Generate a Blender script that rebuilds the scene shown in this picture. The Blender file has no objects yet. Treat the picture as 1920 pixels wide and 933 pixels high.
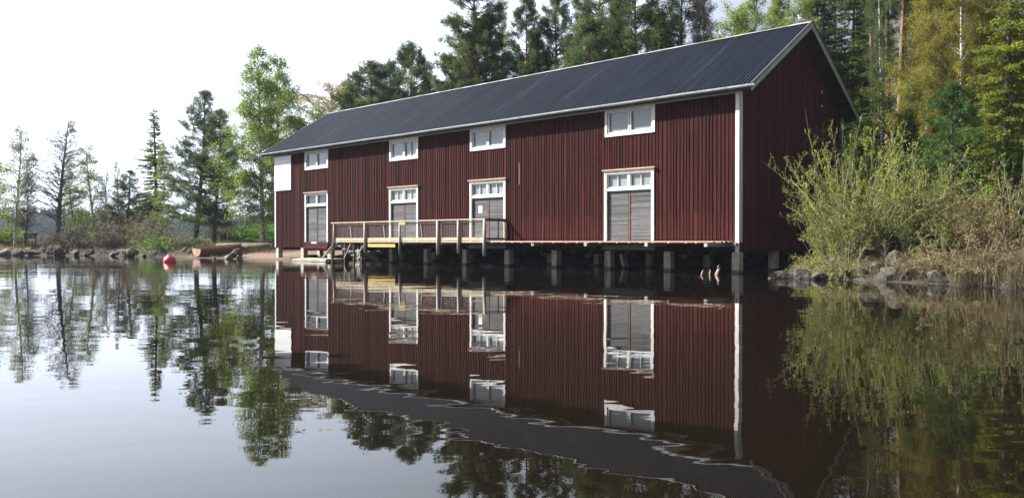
import bpy, math, random
import numpy as np

SC = bpy.context.scene
COL = SC.collection
R = math.radians

# ------------------------------------------------------------------ camera
EYE = 1.2
F = 1503.0            # focal length in pixels of a 1920 px wide photograph
HZ = 451.5            # row of the horizon
cam_d = bpy.data.cameras.new("camera")
cam = bpy.data.objects.new("camera", cam_d)
COL.objects.link(cam)
cam.location = (0, 0, EYE)
cam.rotation_euler = (R(90 - 0.57), 0, 0)
cam_d.sensor_width = 36
cam_d.lens = F / 1920 * 36
cam_d.clip_start = 0.05
cam_d.clip_end = 5000
SC.camera = cam

# ------------------------------------------------------------------ sky
SUN_EL = 40.0
SUN_DIR = np.array([-1.961, 0.4675, 0.0])
SUN_DIR /= np.linalg.norm(SUN_DIR)
SUN_DIR = SUN_DIR * math.cos(R(SUN_EL)) + np.array([0, 0, math.sin(R(SUN_EL))])
W = bpy.data.worlds.new("World")
SC.world = W
W.use_nodes = True
nt = W.node_tree
nt.nodes.clear()
wo = nt.nodes.new("ShaderNodeOutputWorld")
bg = nt.nodes.new("ShaderNodeBackground")
sky = nt.nodes.new("ShaderNodeTexSky")
sky.sky_type = 'NISHITA'
sky.sun_disc = False
sky.sun_elevation = R(SUN_EL)
sky.sun_rotation = math.atan2(SUN_DIR[0], SUN_DIR[1])
sky.air_density = 1.0
sky.dust_density = 2.5
sky.ozone_density = 1.0
tc = nt.nodes.new("ShaderNodeTexCoord")
# a thin milky veil of high cloud: thicker low down and towards the sun
mp = nt.nodes.new("ShaderNodeMapping")
mp.inputs['Scale'].default_value = (1.6, 1.6, 5.0)
nz = nt.nodes.new("ShaderNodeTexNoise")
nz.inputs['Scale'].default_value = 1.4
nz.inputs['Detail'].default_value = 5
nz.inputs['Roughness'].default_value = 0.55
nt.links.new(tc.outputs['Generated'], mp.inputs[0])
nt.links.new(mp.outputs[0], nz.inputs['Vector'])
dot = nt.nodes.new("ShaderNodeVectorMath")
dot.operation = 'DOT_PRODUCT'
dot.inputs[1].default_value = (-0.73, 0.64, 0.24)   # the bright, sunward side of the sky
nt.links.new(tc.outputs['Generated'], dot.inputs[0])
mr = nt.nodes.new("ShaderNodeMapRange")
mr.inputs['From Min'].default_value = -0.5
mr.inputs['From Max'].default_value = 0.9
mr.inputs['To Min'].default_value = 0.45
mr.inputs['To Max'].default_value = 0.75
nt.links.new(dot.outputs['Value'], mr.inputs['Value'])
ad = nt.nodes.new("ShaderNodeMath")
ad.operation = 'MULTIPLY_ADD'
ad.inputs[1].default_value = 0.5
nt.links.new(nz.outputs['Fac'], ad.inputs[0])
nt.links.new(mr.outputs[0], ad.inputs[2])
cl = nt.nodes.new("ShaderNodeMath")
cl.operation = 'MINIMUM'
cl.inputs[1].default_value = 0.93
nt.links.new(ad.outputs[0], cl.inputs[0])
mx = nt.nodes.new("ShaderNodeMix")
mx.data_type = 'RGBA'
nt.links.new(cl.outputs[0], mx.inputs[0])
nt.links.new(sky.outputs[0], mx.inputs[6])
# veil brightness: strongest on the sun's side
vr = nt.nodes.new("ShaderNodeMapRange")
vr.interpolation_type = 'SMOOTHSTEP'
vr.inputs['From Min'].default_value = 0.22
vr.inputs['From Max'].default_value = 1.05
vr.inputs['To Min'].default_value = 2.3
vr.inputs['To Max'].default_value = 17.0
nt.links.new(dot.outputs['Value'], vr.inputs['Value'])
vs_ = nt.nodes.new("ShaderNodeVectorMath")
vs_.operation = 'SCALE'
vs_.inputs[0].default_value = (0.88, 0.97, 1.14)
nt.links.new(vr.outputs[0], vs_.inputs['Scale'])
nt.links.new(vs_.outputs[0], mx.inputs[7])
nt.links.new(mx.outputs[2], bg.inputs[0])
bg.inputs[1].default_value = 0.05
nt.links.new(bg.outputs[0], wo.inputs[0])

# ------------------------------------------------------------------ sun
sl = bpy.data.lights.new("sun", 'SUN')
sl.energy = 5.0
sl.angle = R(0.5)
sl.color = (1.0, 0.95, 0.87)
so = bpy.data.objects.new("sun", sl)
COL.objects.link(so)
from mathutils import Vector
so.rotation_euler = Vector(tuple(-SUN_DIR)).to_track_quat('-Z', 'Y').to_euler()
so.location = (-30, 10, 30)

SC.view_settings.view_transform = 'Standard'
SC.view_settings.look = 'None'
SC.view_settings.exposure = 1.6
SC.view_settings.gamma = 1.0
SC.view_settings.use_curve_mapping = False
SC.render.engine = 'CYCLES'
SC.cycles.max_bounces = 6
SC.cycles.diffuse_bounces = 2
SC.cycles.glossy_bounces = 3
SC.cycles.transmission_bounces = 3
SC.cycles.volume_bounces = 0
SC.cycles.transparent_max_bounces = 4
SC.cycles.use_denoising = True
SC.cycles.caustics_reflective = True
SC.cycles.blur_glossy = 0.5
SC.cycles.sample_clamp_indirect = 4.0
SC.cycles.caustics_refractive = False

# ------------------------------------------------------------------ helpers
def link(o, parent=None):
    COL.objects.link(o)
    if parent is not None:
        o.parent = parent
    return o

def tag(o, label=None, cat=None, group=None, kind=None):
    if label: o['label'] = label
    if cat: o['category'] = cat
    if group: o['group'] = group
    if kind: o['kind'] = kind
    return o

def empty(name, loc=(0, 0, 0), rz=0.0, label=None, cat=None, group=None):
    o = bpy.data.objects.new(name, None)
    COL.objects.link(o)
    o.empty_display_size = 0.2
    o.location = loc
    o.rotation_euler = (0, 0, rz)
    return tag(o, label, cat, group)

class MB:
    """collects geometry for one mesh; tint is a random number per face"""
    def __init__(self):
        self.v = []; self.f = []; self.t = []
    def add(self, vs, fs, tint=0.5):
        n = len(self.v)
        self.v += [tuple(p) for p in vs]
        self.f += [tuple(i + n for i in f) for f in fs]
        self.t += [tint] * len(fs)
        return self
    def box(self, a, b, tint=0.5):
        x0, y0, z0 = a; x1, y1, z1 = b
        if x0 > x1: x0, x1 = x1, x0
        if y0 > y1: y0, y1 = y1, y0
        if z0 > z1: z0, z1 = z1, z0
        return self.add([(x0,y0,z0),(x1,y0,z0),(x1,y1,z0),(x0,y1,z0),(x0,y0,z1),(x1,y0,z1),(x1,y1,z1),(x0,y1,z1)],
                 [(0,3,2,1),(4,5,6,7),(0,1,5,4),(1,2,6,5),(2,3,7,6),(3,0,4,7)], tint)
    def bar(self, p, q, w, h, tint=0.5, up=(0, 0, 1)):
        p = np.array(p, float); q = np.array(q, float)
        d = q - p; d /= np.linalg.norm(d)
        u = np.array(up, float)
        s = np.cross(d, u)
        if np.linalg.norm(s) < 1e-4: s = np.cross(d, (1, 0, 0))
        s /= np.linalg.norm(s); u = np.cross(s, d)
        vs = []
        for c in (p, q):
            for a, b in ((-1,-1),(1,-1),(1,1),(-1,1)):
                vs.append(c + s*a*w/2 + u*b*h/2)
        return self.add(vs, [(3,2,1,0),(4,5,6,7),(0,1,5,4),(1,2,6,5),(2,3,7,6),(3,0,4,7)], tint)
    def tube(self, pts, rad, n=8, tint=0.5, cap=True):
        pts = [np.array(p, float) for p in pts]
        if not hasattr(rad, '__len__'): rad = [rad]*len(pts)
        vs = []
        s = None
        for i, p in enumerate(pts):
            d = pts[min(i+1, len(pts)-1)] - pts[max(i-1, 0)]
            d = d / (np.linalg.norm(d) + 1e-9)
            if s is None:
                s = np.cross(d, (0.3, 0.9, 0.1) if abs(d[2]) > .7 else (0, 0, 1.0))
            s = s - d*np.dot(s, d); s /= (np.linalg.norm(s) + 1e-9)
            u = np.cross(d, s)
            for k in range(n):
                a = 2*math.pi*k/n
                vs.append(p + (s*math.cos(a) + u*math.sin(a))*rad[i])
        fs = []
        for i in range(len(pts)-1):
            for k in range(n):
                k2 = (k+1) % n
                fs.append((i*n+k, i*n+k2, (i+1)*n+k2, (i+1)*n+k))
        if cap:
            fs.append(tuple(range(n))[::-1]); fs.append(tuple((len(pts)-1)*n+k for k in range(n)))
        return self.add(vs, fs, tint)
    def build(self, name, mat, parent=None, smooth=False, loc=None):
        me = bpy.data.meshes.new(name)
        me.from_pydata([tuple(map(float, p)) for p in self.v], [], self.f)
        at = me.attributes.new('tint', 'FLOAT', 'FACE')
        at.data.foreach_set('value', np.array(self.t, dtype=np.float32))
        me.materials.append(mat)
        if smooth:
            me.polygons.foreach_set('use_smooth', [True]*len(me.polygons))
        me.update()
        o = bpy.data.objects.new(name, me)
        link(o, parent)
        if loc: o.location = loc
        return o

def quads_mesh(name, V, tint, mat=None, smooth=False):
    """V: (n,4,3) array of separate quads"""
    n = len(V)
    me = bpy.data.meshes.new(name)
    me.vertices.add(4*n)
    me.vertices.foreach_set('co', V.reshape(-1).astype(np.float32))
    me.loops.add(4*n)
    me.loops.foreach_set('vertex_index', np.arange(4*n, dtype=np.int32))
    me.polygons.add(n)
    me.polygons.foreach_set('loop_start', np.arange(0, 4*n, 4, dtype=np.int32))
    me.polygons.foreach_set('loop_total', np.full(n, 4, dtype=np.int32))
    at = me.attributes.new('tint', 'FLOAT', 'FACE')
    at.data.foreach_set('value', np.asarray(tint, dtype=np.float32))
    if mat: me.materials.append(mat)
    me.update(calc_edges=True)
    return me

def leaf_quads(rng, C, A, L, Wd, belly=0.5):
    """diamond leaves from base C along axis A"""
    n = len(C)
    A = A / (np.linalg.norm(A, axis=1, keepdims=True) + 1e-9)
    rnd = rng.normal(size=(n, 3))
    S = np.cross(A, rnd); S /= (np.linalg.norm(S, axis=1, keepdims=True) + 1e-9)
    L = np.broadcast_to(L, (n,))[:, None]; Wd = np.broadcast_to(Wd, (n,))[:, None]
    V = np.empty((n, 4, 3))
    V[:, 0] = C
    V[:, 1] = C + A*L*belly + S*Wd/2
    V[:, 2] = C + A*L
    V[:, 3] = C + A*L*belly - S*Wd/2
    return V

# ------------------------------------------------------------------ materials
def new_mat(name):
    m = bpy.data.materials.new(name)
    m.use_nodes = True
    t = m.node_tree
    b = t.nodes["Principled BSDF"]
    return m, t, b

def node(t, kind, **kw):
    n = t.nodes.new(kind)
    for k, v in kw.items():
        setattr(n, k, v)
    return n

def noise(t, scale, stretch=(1, 1, 1), detail=4, rough=0.55, coord='Object'):
    c = node(t, "ShaderNodeTexCoord")
    m = node(t, "ShaderNodeMapping")
    m.inputs['Scale'].default_value = stretch
    n = node(t, "ShaderNodeTexNoise")
    n.inputs['Scale'].default_value = scale
    n.inputs['Detail'].default_value = detail
    n.inputs['Roughness'].default_value = rough
    t.links.new(c.outputs[coord], m.inputs[0])
    t.links.new(m.outputs[0], n.inputs['Vector'])
    return n

def ramp(t, src, stops):
    r = node(t, "ShaderNodeValToRGB")
    e = r.color_ramp.elements
    while len(e) < len(stops): e.new(0.5)
    for i, (p, c) in enumerate(stops):
        e[i].position = p
        e[i].color = (c[0], c[1], c[2], 1)
    t.links.new(src, r.inputs[0])
    return r

def mixc(t, fac, a, b, mode='MIX'):
    m = node(t, "ShaderNodeMix", data_type='RGBA', blend_type=mode)
    for sock, val in ((0, fac), (6, a), (7, b)):
        if isinstance(val, (int, float)): m.inputs[sock].default_value = val
        elif isinstance(val, tuple): m.inputs[sock].default_value = (*val[:3], 1)
        else: t.links.new(val, m.inputs[sock])
    return m

def bump(t, b, src, dist=0.01, strength=1.0):
    n = node(t, "ShaderNodeBump")
    n.inputs['Distance'].default_value = dist
    n.inputs['Strength'].default_value = strength
    t.links.new(src, n.inputs['Height'])
    t.links.new(n.outputs[0], b.inputs['Normal'])
    return n

def surf(name, c1, c2, scale=3, stretch=(1, 1, 1), rough=0.8, bump_d=0.0, tint=0.0, detail=5, metal=0, spec=None, lo=0.3, hi=0.7, extra=None):
    """noise mottled surface with a per-board tint"""
    m, t, b = new_mat(name)
    n = noise(t, scale, stretch, detail)
    r = ramp(t, n.outputs['Fac'], [(lo, c1), (hi, c2)])
    out = r.outputs[0]
    if tint:
        a = node(t, "ShaderNodeAttribute", attribute_name='tint')
        mr_ = node(t, "ShaderNodeMapRange")
        mr_.inputs['To Min'].default_value = 1 - tint
        mr_.inputs['To Max'].default_value = 1 + tint
        t.links.new(a.outputs['Fac'], mr_.inputs['Value'])
        vm = node(t, "ShaderNodeVectorMath", operation='SCALE')
        t.links.new(out, vm.inputs[0]); t.links.new(mr_.outputs[0], vm.inputs['Scale'])
        out = vm.outputs[0]
    if extra:      # a second fine layer of blotches: (colour, scale, stretch, threshold, amount)
        ec, es, est, th, am = extra
        n2 = noise(t, es, est, 3)
        mr2 = node(t, "ShaderNodeMapRange")
        mr2.inputs['From Min'].default_value = th
        mr2.inputs['From Max'].default_value = th + 0.06
        mr2.inputs['To Max'].default_value = am
        t.links.new(n2.outputs['Fac'], mr2.inputs['Value'])
        out = mixc(t, mr2.outputs[0], out, ec).outputs[2]
    t.links.new(out, b.inputs['Base Color'])
    b.inputs['Roughness'].default_value = rough
    b.inputs['Metallic'].default_value = metal
    if spec is not None: b.inputs['Specular IOR Level'].default_value = spec
    if bump_d: bump(t, b, n.outputs['Fac'], bump_d)
    return m

def foliage(name, c1, c2, c3, transl=0.45, nscale=0.8):
    """leaf material: colour varies per leaf and per branch, light passes through"""
    m = bpy.data.materials.new(name); m.use_nodes = True
    t = m.node_tree; t.nodes.clear()
    out = node(t, "ShaderNodeOutputMaterial")
    a = node(t, "ShaderNodeAttribute", attribute_name='tint')
    oi = node(t, "ShaderNodeObjectInfo")
    n = noise(t, nscale, detail=2)
    r = ramp(t, a.outputs['Fac'], [(0.0, c1), (0.55, c2), (1.0, c3)])
    mr_ = node(t, "ShaderNodeMapRange")
    mr_.inputs['From Min'].default_value = 0.3; mr_.inputs['From Max'].default_value = 0.7
    mr_.inputs['To Min'].default_value = 0.7; mr_.inputs['To Max'].default_value = 1.25
    t.links.new(n.outputs['Fac'], mr_.inputs['Value'])
    m2 = node(t, "ShaderNodeMapRange")
    m2.inputs['To Min'].default_value = 0.85; m2.inputs['To Max'].default_value = 1.15
    t.links.new(oi.outputs['Random'], m2.inputs['Value'])
    mu = node(t, "ShaderNodeMath", operation='MULTIPLY')
    t.links.new(mr_.outputs[0], mu.inputs[0]); t.links.new(m2.outputs[0], mu.inputs[1])
    vm = node(t, "ShaderNodeVectorMath", operation='SCALE')
    t.links.new(r.outputs[0], vm.inputs[0]); t.links.new(mu.outputs[0], vm.inputs['Scale'])
    d = node(t, "ShaderNodeBsdfDiffuse"); tr = node(t, "ShaderNodeBsdfTranslucent")
    mixs = node(t, "ShaderNodeMixShader")
    mixs.inputs[0].default_value = transl
    t.links.new(vm.outputs[0], d.inputs[0]); t.links.new(vm.outputs[0], tr.inputs[0])
    t.links.new(d.outputs[0], mixs.inputs[1]); t.links.new(tr.outputs[0], mixs.inputs[2])
    t.links.new(mixs.outputs[0], out.inputs[0])
    return m

M = {}
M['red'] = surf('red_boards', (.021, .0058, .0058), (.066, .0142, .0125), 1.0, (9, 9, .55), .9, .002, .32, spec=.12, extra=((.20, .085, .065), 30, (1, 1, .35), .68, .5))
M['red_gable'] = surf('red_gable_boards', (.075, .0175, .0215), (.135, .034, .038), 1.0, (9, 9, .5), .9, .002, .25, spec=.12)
M['white'] = surf('white_paint', (.55, .54, .52), (.80, .79, .77), 5, (1, 1, .6), .6, 0, .06, extra=((.35, .27, .22), 14, (1, 1, 1), .68, .6))
M['white_plain'] = surf('white_sheet', (.80, .80, .80), (.86, .86, .86), 1, rough=.5)
M['grey_wood'] = surf('weathered_boards', (.060, .062, .070), (.135, .139, .150), 1.5, (1.2, 1, 22), .9, .002, .35, extra=((.26, .255, .25), 22, (.25, 1, 2), .64, .6))
M['brown_strip'] = surf('brown_strip', (.10, .045, .03), (.17, .075, .05), 4, rough=.8)
M['dark_frame'] = surf('dark_frame', (.02, .03, .05), (.04, .055, .08), 4, rough=.7)
M['concrete'] = surf('concrete', (.32, .30, .25), (.54, .50, .43), 5, rough=.95, bump_d=.004, extra=((.10, .09, .07), 3, (1, 1, .5), .58, .6))
M['dark_timber'] = surf('dark_timber', (.03, .026, .022), (.07, .06, .05), 3, (1, 1, 1), .9)
M['old_beam'] = surf('old_beam', (.10, .10, .09), (.22, .215, .195), 2, (.5, .5, 14), .9, tint=.2)
M['deck'] = surf('deck_boards', (.32, .23, .17), (.50, .36, .27), 6, (1, 1, 1), .8, tint=.25)
M['new_wood'] = surf('pale_timber', (.34, .29, .20), (.52, .45, .32), 4, (1, 1, 1), .75, tint=.12)
M['rail_wood'] = surf('greyed_rail', (.22, .21, .19), (.40, .38, .33), 4, (1, 1, .3), .8, tint=.15)
M['yellow'] = surf('yellow_paint', (.42, .29, .08), (.55, .40, .13), 6, rough=.6)
M['shaded_brown_rail'] = surf('shaded_brown_rail', (.045, .026, .022), (.085, .05, .042), 4, rough=.8)  # brown timber, the shade of its unlit side darkened into the colour
M['wire'] = surf('galvanised_wire', (.30, .29, .28), (.42, .40, .38), 8, rough=.5, metal=.3)
M['tin'] = surf('pale_tin', (.20, .225, .24), (.33, .36, .38), 3, rough=.5, metal=.1)
M['ridge'] = surf('ridge_metal', (.12, .12, .13), (.34, .33, .32), 3, (.6, 1, 1), .6, tint=.3)
M['barge'] = surf('grey_white_board', (.33, .35, .355), (.50, .52, .52), 2, (1, 1, 1), .7, tint=.08)
M['black_metal'] = surf('black_metal', (.015, .015, .017), (.03, .03, .032), 5, rough=.5)
M['lamp_glass'] = surf('lamp_glass', (.6, .6, .6), (.75, .75, .75), 5, rough=.15)
M['buoy'] = surf('red_plastic', (.60, .035, .06), (.75, .06, .09), 2, rough=.45, extra=((.50, .12, .12), 9, (1, 1, 1), .64, .5))
M['boat'] = surf('varnished_planks', (.17, .075, .045), (.30, .15, .09), 3, (1, 1, 8), .6, tint=.1)
M['boat_in'] = surf('boat_inside', (.16, .15, .12), (.30, .28, .22), 3, rough=.8)
M['gull_white'] = surf('white_feathers', (.72, .72, .72), (.85, .85, .85), 8, rough=.8)
M['gull_grey'] = surf('grey_feathers', (.25, .27, .30), (.33, .35, .38), 8, rough=.8)
M['beak'] = surf('yellow_beak', (.55, .35, .04), (.6, .4, .06), 8, rough=.5)
M['green_tub'] = surf('green_plastic', (.02, .12, .045), (.03, .18, .06), 3, rough=.5)
M['driftwood'] = surf('driftwood', (.30, .20, .14), (.55, .40, .30), 6, (1, 1, .4), .85)
M['scar'] = surf('raw_wood', (.20, .085, .03), (.28, .13, .05), 4, (4, 4, .6), .8)

mt_ = M['concrete'].node_tree
g_ = node(mt_, "ShaderNodeNewGeometry"); x_ = node(mt_, "ShaderNodeSeparateXYZ"); mt_.links.new(g_.outputs['Position'], x_.inputs[0])
w_ = node(mt_, "ShaderNodeMapRange"); w_.inputs['From Min'].default_value = .07; w_.inputs['From Max'].default_value = .13; w_.inputs['To Min'].default_value = .28
mt_.links.new(x_.outputs['Z'], w_.inputs['Value'])
b_n = mt_.nodes["Principled BSDF"]; src_ = b_n.inputs['Base Color'].links[0].from_socket
v_ = node(mt_, "ShaderNodeVectorMath", operation='SCALE'); mt_.links.new(src_, v_.inputs[0]); mt_.links.new(w_.outputs[0], v_.inputs['Scale'])
mt_.links.new(v_.outputs[0], b_n.inputs['Base Color'])

# roof sheet: painted steel, with paler streaks down the slope
m, t, b = new_mat('roof_sheet')
n1 = noise(t, 1.0, (3.2, .18, .18), 6, .6)
r1 = ramp(t, n1.outputs['Fac'], [(.30, (.006, .0085, .017)), (.56, (.011, .0145, .026)), (.74, (.034, .039, .054))])
n2 = noise(t, 9.0, (1, 1, 1), 3)
mm = node(t, "ShaderNodeMapRange"); mm.inputs['From Min'].default_value = .72; mm.inputs['From Max'].default_value = .78
mm.inputs['To Max'].default_value = .7
t.links.new(n2.outputs['Fac'], mm.inputs['Value'])
mc = mixc(t, mm.outputs[0], r1.outputs[0], (.30, .29, .28))
t.links.new(mc.outputs[2], b.inputs['Base Color'])
b.inputs['Roughness'].default_value = .55
b.inputs['Specular IOR Level'].default_value = .08
M['roof'] = m

# glass: pale sky reflection painted into the base colour, mirror surface
def glass(name, c):
    m, t, b = new_mat(name)
    n = noise(t, .9, (1, 1, 2), 2)
    r = ramp(t, n.outputs['Fac'], [(.35, tuple(x*.8 for x in c)), (.65, c)])
    t.links.new(r.outputs[0], b.inputs['Base Color'])
    b.inputs['Roughness'].default_value = .04
    b.inputs['Specular IOR Level'].default_value = .8
    return m
M['pane'] = glass('window_glass', (.27, .31, .33))
M['pane_dark'] = glass('dark_window_glass', (.035, .05, .055))

def rock_mat(name, c1, c2, moss, moss_amt):
    m, t, b = new_mat(name)
    n = noise(t, 3.2, detail=9, rough=.72)
    r = ramp(t, n.outputs['Fac'], [(.36, c1), (.64, c2)])
    g = node(t, "ShaderNodeNewGeometry")
    sx = node(t, "ShaderNodeSeparateXYZ")
    t.links.new(g.outputs['Normal'], sx.inputs[0])
    n2 = noise(t, 1.6, detail=4)
    ma = node(t, "ShaderNodeMath", operation='MULTIPLY_ADD')
    ma.inputs[1].default_value = 1.0
    t.links.new(sx.outputs['Z'], ma.inputs[0]); t.links.new(n2.outputs['Fac'], ma.inputs[2])
    mr_ = node(t, "ShaderNodeMapRange")
    mr_.inputs['From Min'].default_value = 1.05; mr_.inputs['From Max'].default_value = 1.3
    mr_.inputs['To Max'].default_value = moss_amt
    t.links.new(ma.outputs[0], mr_.inputs['Value'])
    mc = mixc(t, mr_.outputs[0], r.outputs[0], moss)
    # wet, dark foot at the waterline
    gp = node(t, "ShaderNodeSeparateXYZ"); t.links.new(g.outputs['Position'], gp.inputs[0])
    w = node(t, "ShaderNodeMapRange")
    w.inputs['From Min'].default_value = .03; w.inputs['From Max'].default_value = .12
    w.inputs['To Min'].default_value = .35; w.inputs['To Max'].default_value = 1
    t.links.new(gp.outputs['Z'], w.inputs['Value'])
    vm = node(t, "ShaderNodeVectorMath", operation='SCALE')
    t.links.new(mc.outputs[2], vm.inputs[0]); t.links.new(w.outputs[0], vm.inputs['Scale'])
    t.links.new(vm.outputs[0], b.inputs['Base Color'])
    b.inputs['Roughness'].default_value = .9
    bump(t, b, n.outputs['Fac'], .07)
    return m
M['rock'] = rock_mat('grey_rock', (.022, .019, .017), (.11, .092, .078), (.10, .085, .04), .35)
M['rock_moss'] = rock_mat('mossy_rock', (.022, .019, .015), (.075, .062, .046), (.11, .080, .012), .95)
M['rock_pale'] = rock_mat('pale_rock', (.06, .052, .042), (.25, .215, .17), (.15, .13, .07), .4)

M['spruce'] = foliage('spruce_needles', (.032, .058, .016), (.066, .100, .025), (.120, .150, .036), .38)
M['spruce_lit'] = foliage('sunlit_spruce_needles', (.075, .105, .014), (.155, .185, .024), (.24, .25, .036), .42)  # copy of the spruce needles with sunlit yellow-green put into the colour
M['pine'] = foliage('pine_needles', (.045, .070, .030), (.090, .125, .048), (.160, .185, .070), .42)
M['young_pine'] = foliage('young_pine_needles', (.040, .085, .020), (.075, .140, .034), (.13, .20, .055), .40)
M['birch'] = foliage('birch_leaves', (.14, .205, .040), (.23, .315, .065), (.34, .41, .12), .55)
M['birch_pale'] = foliage('pale_birch_leaves', (.16, .19, .07), (.24, .27, .11), (.32, .33, .15), .55)
M['catkin'] = foliage('catkins_and_buds', (.13, .125, .022), (.22, .205, .035), (.34, .29, .06), .45)
M['weeping'] = foliage('buff_birch_buds', (.22, .20, .10), (.32, .28, .15), (.40, .34, .20), .5)
M['bare'] = foliage('bare_twig_buds', (.17, .15, .13), (.25, .215, .19), (.33, .29, .25), .35)
M['willow'] = foliage('willow_leaves', (.145, .195, .028), (.235, .29, .048), (.36, .40, .085), .55)
M['bright_bush'] = foliage('fresh_green_leaves', (.07, .17, .025), (.12, .26, .035), (.20, .34, .06), .5)
M['brown_bush'] = foliage('ochre_buds', (.12, .110, .040), (.21, .18, .065), (.33, .27, .11), .4)
M['dry_grass'] = foliage('dry_grass_blades', (.09, .072, .042), (.18, .148, .088), (.32, .27, .17), .35)
M['green_grass'] = foliage('green_grass_blades', (.06, .085, .025), (.12, .14, .04), (.22, .21, .07), .35)
M['far_wood'] = foliage('far_wood_leaves', (.014, .024, .014), (.024, .038, .018), (.042, .058, .022), .2, .02)

M['bark_dark'] = surf('dark_bark', (.045, .038, .032), (.12, .10, .085), 8, (1, 1, .25), .95, .01)
M['bark_grey'] = surf('grey_bark', (.12, .11, .10), (.24, .22, .195), 8, (1, 1, .3), .95, .01)
M['stem'] = surf('tan_stems', (.20, .17, .11), (.36, .31, .21), 6, (1, 1, .3), .9)
M['stem_brown'] = surf('brown_stems', (.14, .105, .075), (.26, .20, .145), 6, (1, 1, .3), .9)
# birch bark: white with black patches
m, t, b = new_mat('birch_bark')
n1 = noise(t, 3.0, (1.2, 1.2, 2.2), 5, .65)
r1 = ramp(t, n1.outputs['Fac'], [(.40, (.06, .05, .045)), (.50, (.55, .53, .49)), (.7, (.74, .72, .68))])
at_ = node(t, "ShaderNodeAttribute", attribute_name='rad')      # thin limbs are dark brown, the stem white
mq = node(t, "ShaderNodeMapRange"); mq.inputs['From Min'].default_value = .018; mq.inputs['From Max'].default_value = .040
t.links.new(at_.outputs['Fac'], mq.inputs['Value'])
mc = mixc(t, mq.outputs[0], (.075, .055, .042), r1.outputs[0])
t.links.new(mc.outputs[2], b.inputs['Base Color']); b.inputs['Roughness'].default_value = .8
M['birch_bark'] = m
# pine bark: grey-brown foot, orange upper stem
m, t, b = new_mat('pine_bark')
c = node(t, "ShaderNodeTexCoord"); s = node(t, "ShaderNodeSeparateXYZ")
t.links.new(c.outputs['Object'], s.inputs[0])
n1 = noise(t, 6.0, (1, 1, .3), 5, .6)
ma = node(t, "ShaderNodeMath", operation='MULTIPLY_ADD'); ma.inputs[1].default_value = 4.0
t.links.new(n1.outputs['Fac'], ma.inputs[0]); t.links.new(s.outputs['Z'], ma.inputs[2])
mr_ = node(t, "ShaderNodeMapRange"); mr_.inputs['From Min'].default_value = 5.5; mr_.inputs['From Max'].default_value = 9
t.links.new(ma.outputs[0], mr_.inputs['Value'])
ra = ramp(t, n1.outputs['Fac'], [(.3, (.07, .05, .04)), (.7, (.20, .145, .11))])
rb = ramp(t, n1.outputs['Fac'], [(.3, (.10, .055, .035)), (.7, (.24, .135, .08))])
mc = mixc(t, mr_.outputs[0], ra.outputs[0], rb.outputs[0])
t.links.new(mc.outputs[2], b.inputs['Base Color']); b.inputs['Roughness'].default_value = .9
bump(t, b, n1.outputs['Fac'], .02)
M['pine_bark'] = m

# ------------------------------------------------------------------ terrain
LAND = np.array([(60, -60), (24, -20), (16.0, 8), (13.6, 17), (13.0, 19.4), (12.5, 21.6), (11.4, 23.0), (10.3, 24.6), (9.2, 26.3),
                 (9.6, 28.0), (10.8, 30.6), (11.4, 33.2), (4, 40.5), (-3, 47.0), (-8.5, 52.4), (-12.6, 51.6), (-13.6, 49.6), (-16.4, 51.0),
                 (-19.3, 53.8), (-23.2, 57.2), (-26.8, 60.0), (-32, 63.3), (-37.5, 65.6), (-42.7, 66.8), (-60, 68), (-78, 72), (-80, 82),
                 (-50, 86), (-28, 88), (-10, 96), (10, 122), (40, 200), (300, 420), (1100, 500), (1100, -60)], float)
_rng = np.random.default_rng(3)
_K = _rng.normal(size=(14, 2)) * np.array([.25, .5, .8, 1.2, 1.7, 2.2, 3, .12, .07, .4, .6, 1, 1.4, 2.6])[:, None]
_P = _rng.uniform(0, 6.28, 14)
def gnoise(x, y):
    s = 0
    for (a, b_), p in zip(_K, _P):
        s = s + np.sin(a*x + b_*y + p) / (1 + 1.3*math.hypot(a, b_))
    return s / 3.0
def shore_dist(x, y):
    """distance inland (+) or offshore (-) of the near land"""
    x = np.asarray(x, float); y = np.asarray(y, float)
    d = np.full(x.shape, 1e9); inside = np.zeros(x.shape, bool)
    n = len(LAND)
    for i in range(n):
        ax, ay = LAND[i]; bx, by = LAND[(i+1) % n]
        ex, ey = bx-ax, by-ay
        tt = np.clip(((x-ax)*ex + (y-ay)*ey) / (ex*ex+ey*ey), 0, 1)
        d = np.minimum(d, np.hypot(x-ax-tt*ex, y-ay-tt*ey))
        c = ((ay > y) != (by > y))
        xi = ax + (y-ay)/(by-ay+1e-12)*ex
        inside ^= c & (x < xi)
    return np.where(inside, d, -d)
def smooth(a, b_, v):
    t_ = np.clip((v-a)/(b_-a), 0, 1)
    return t_*t_*(3-2*t_)
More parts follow.
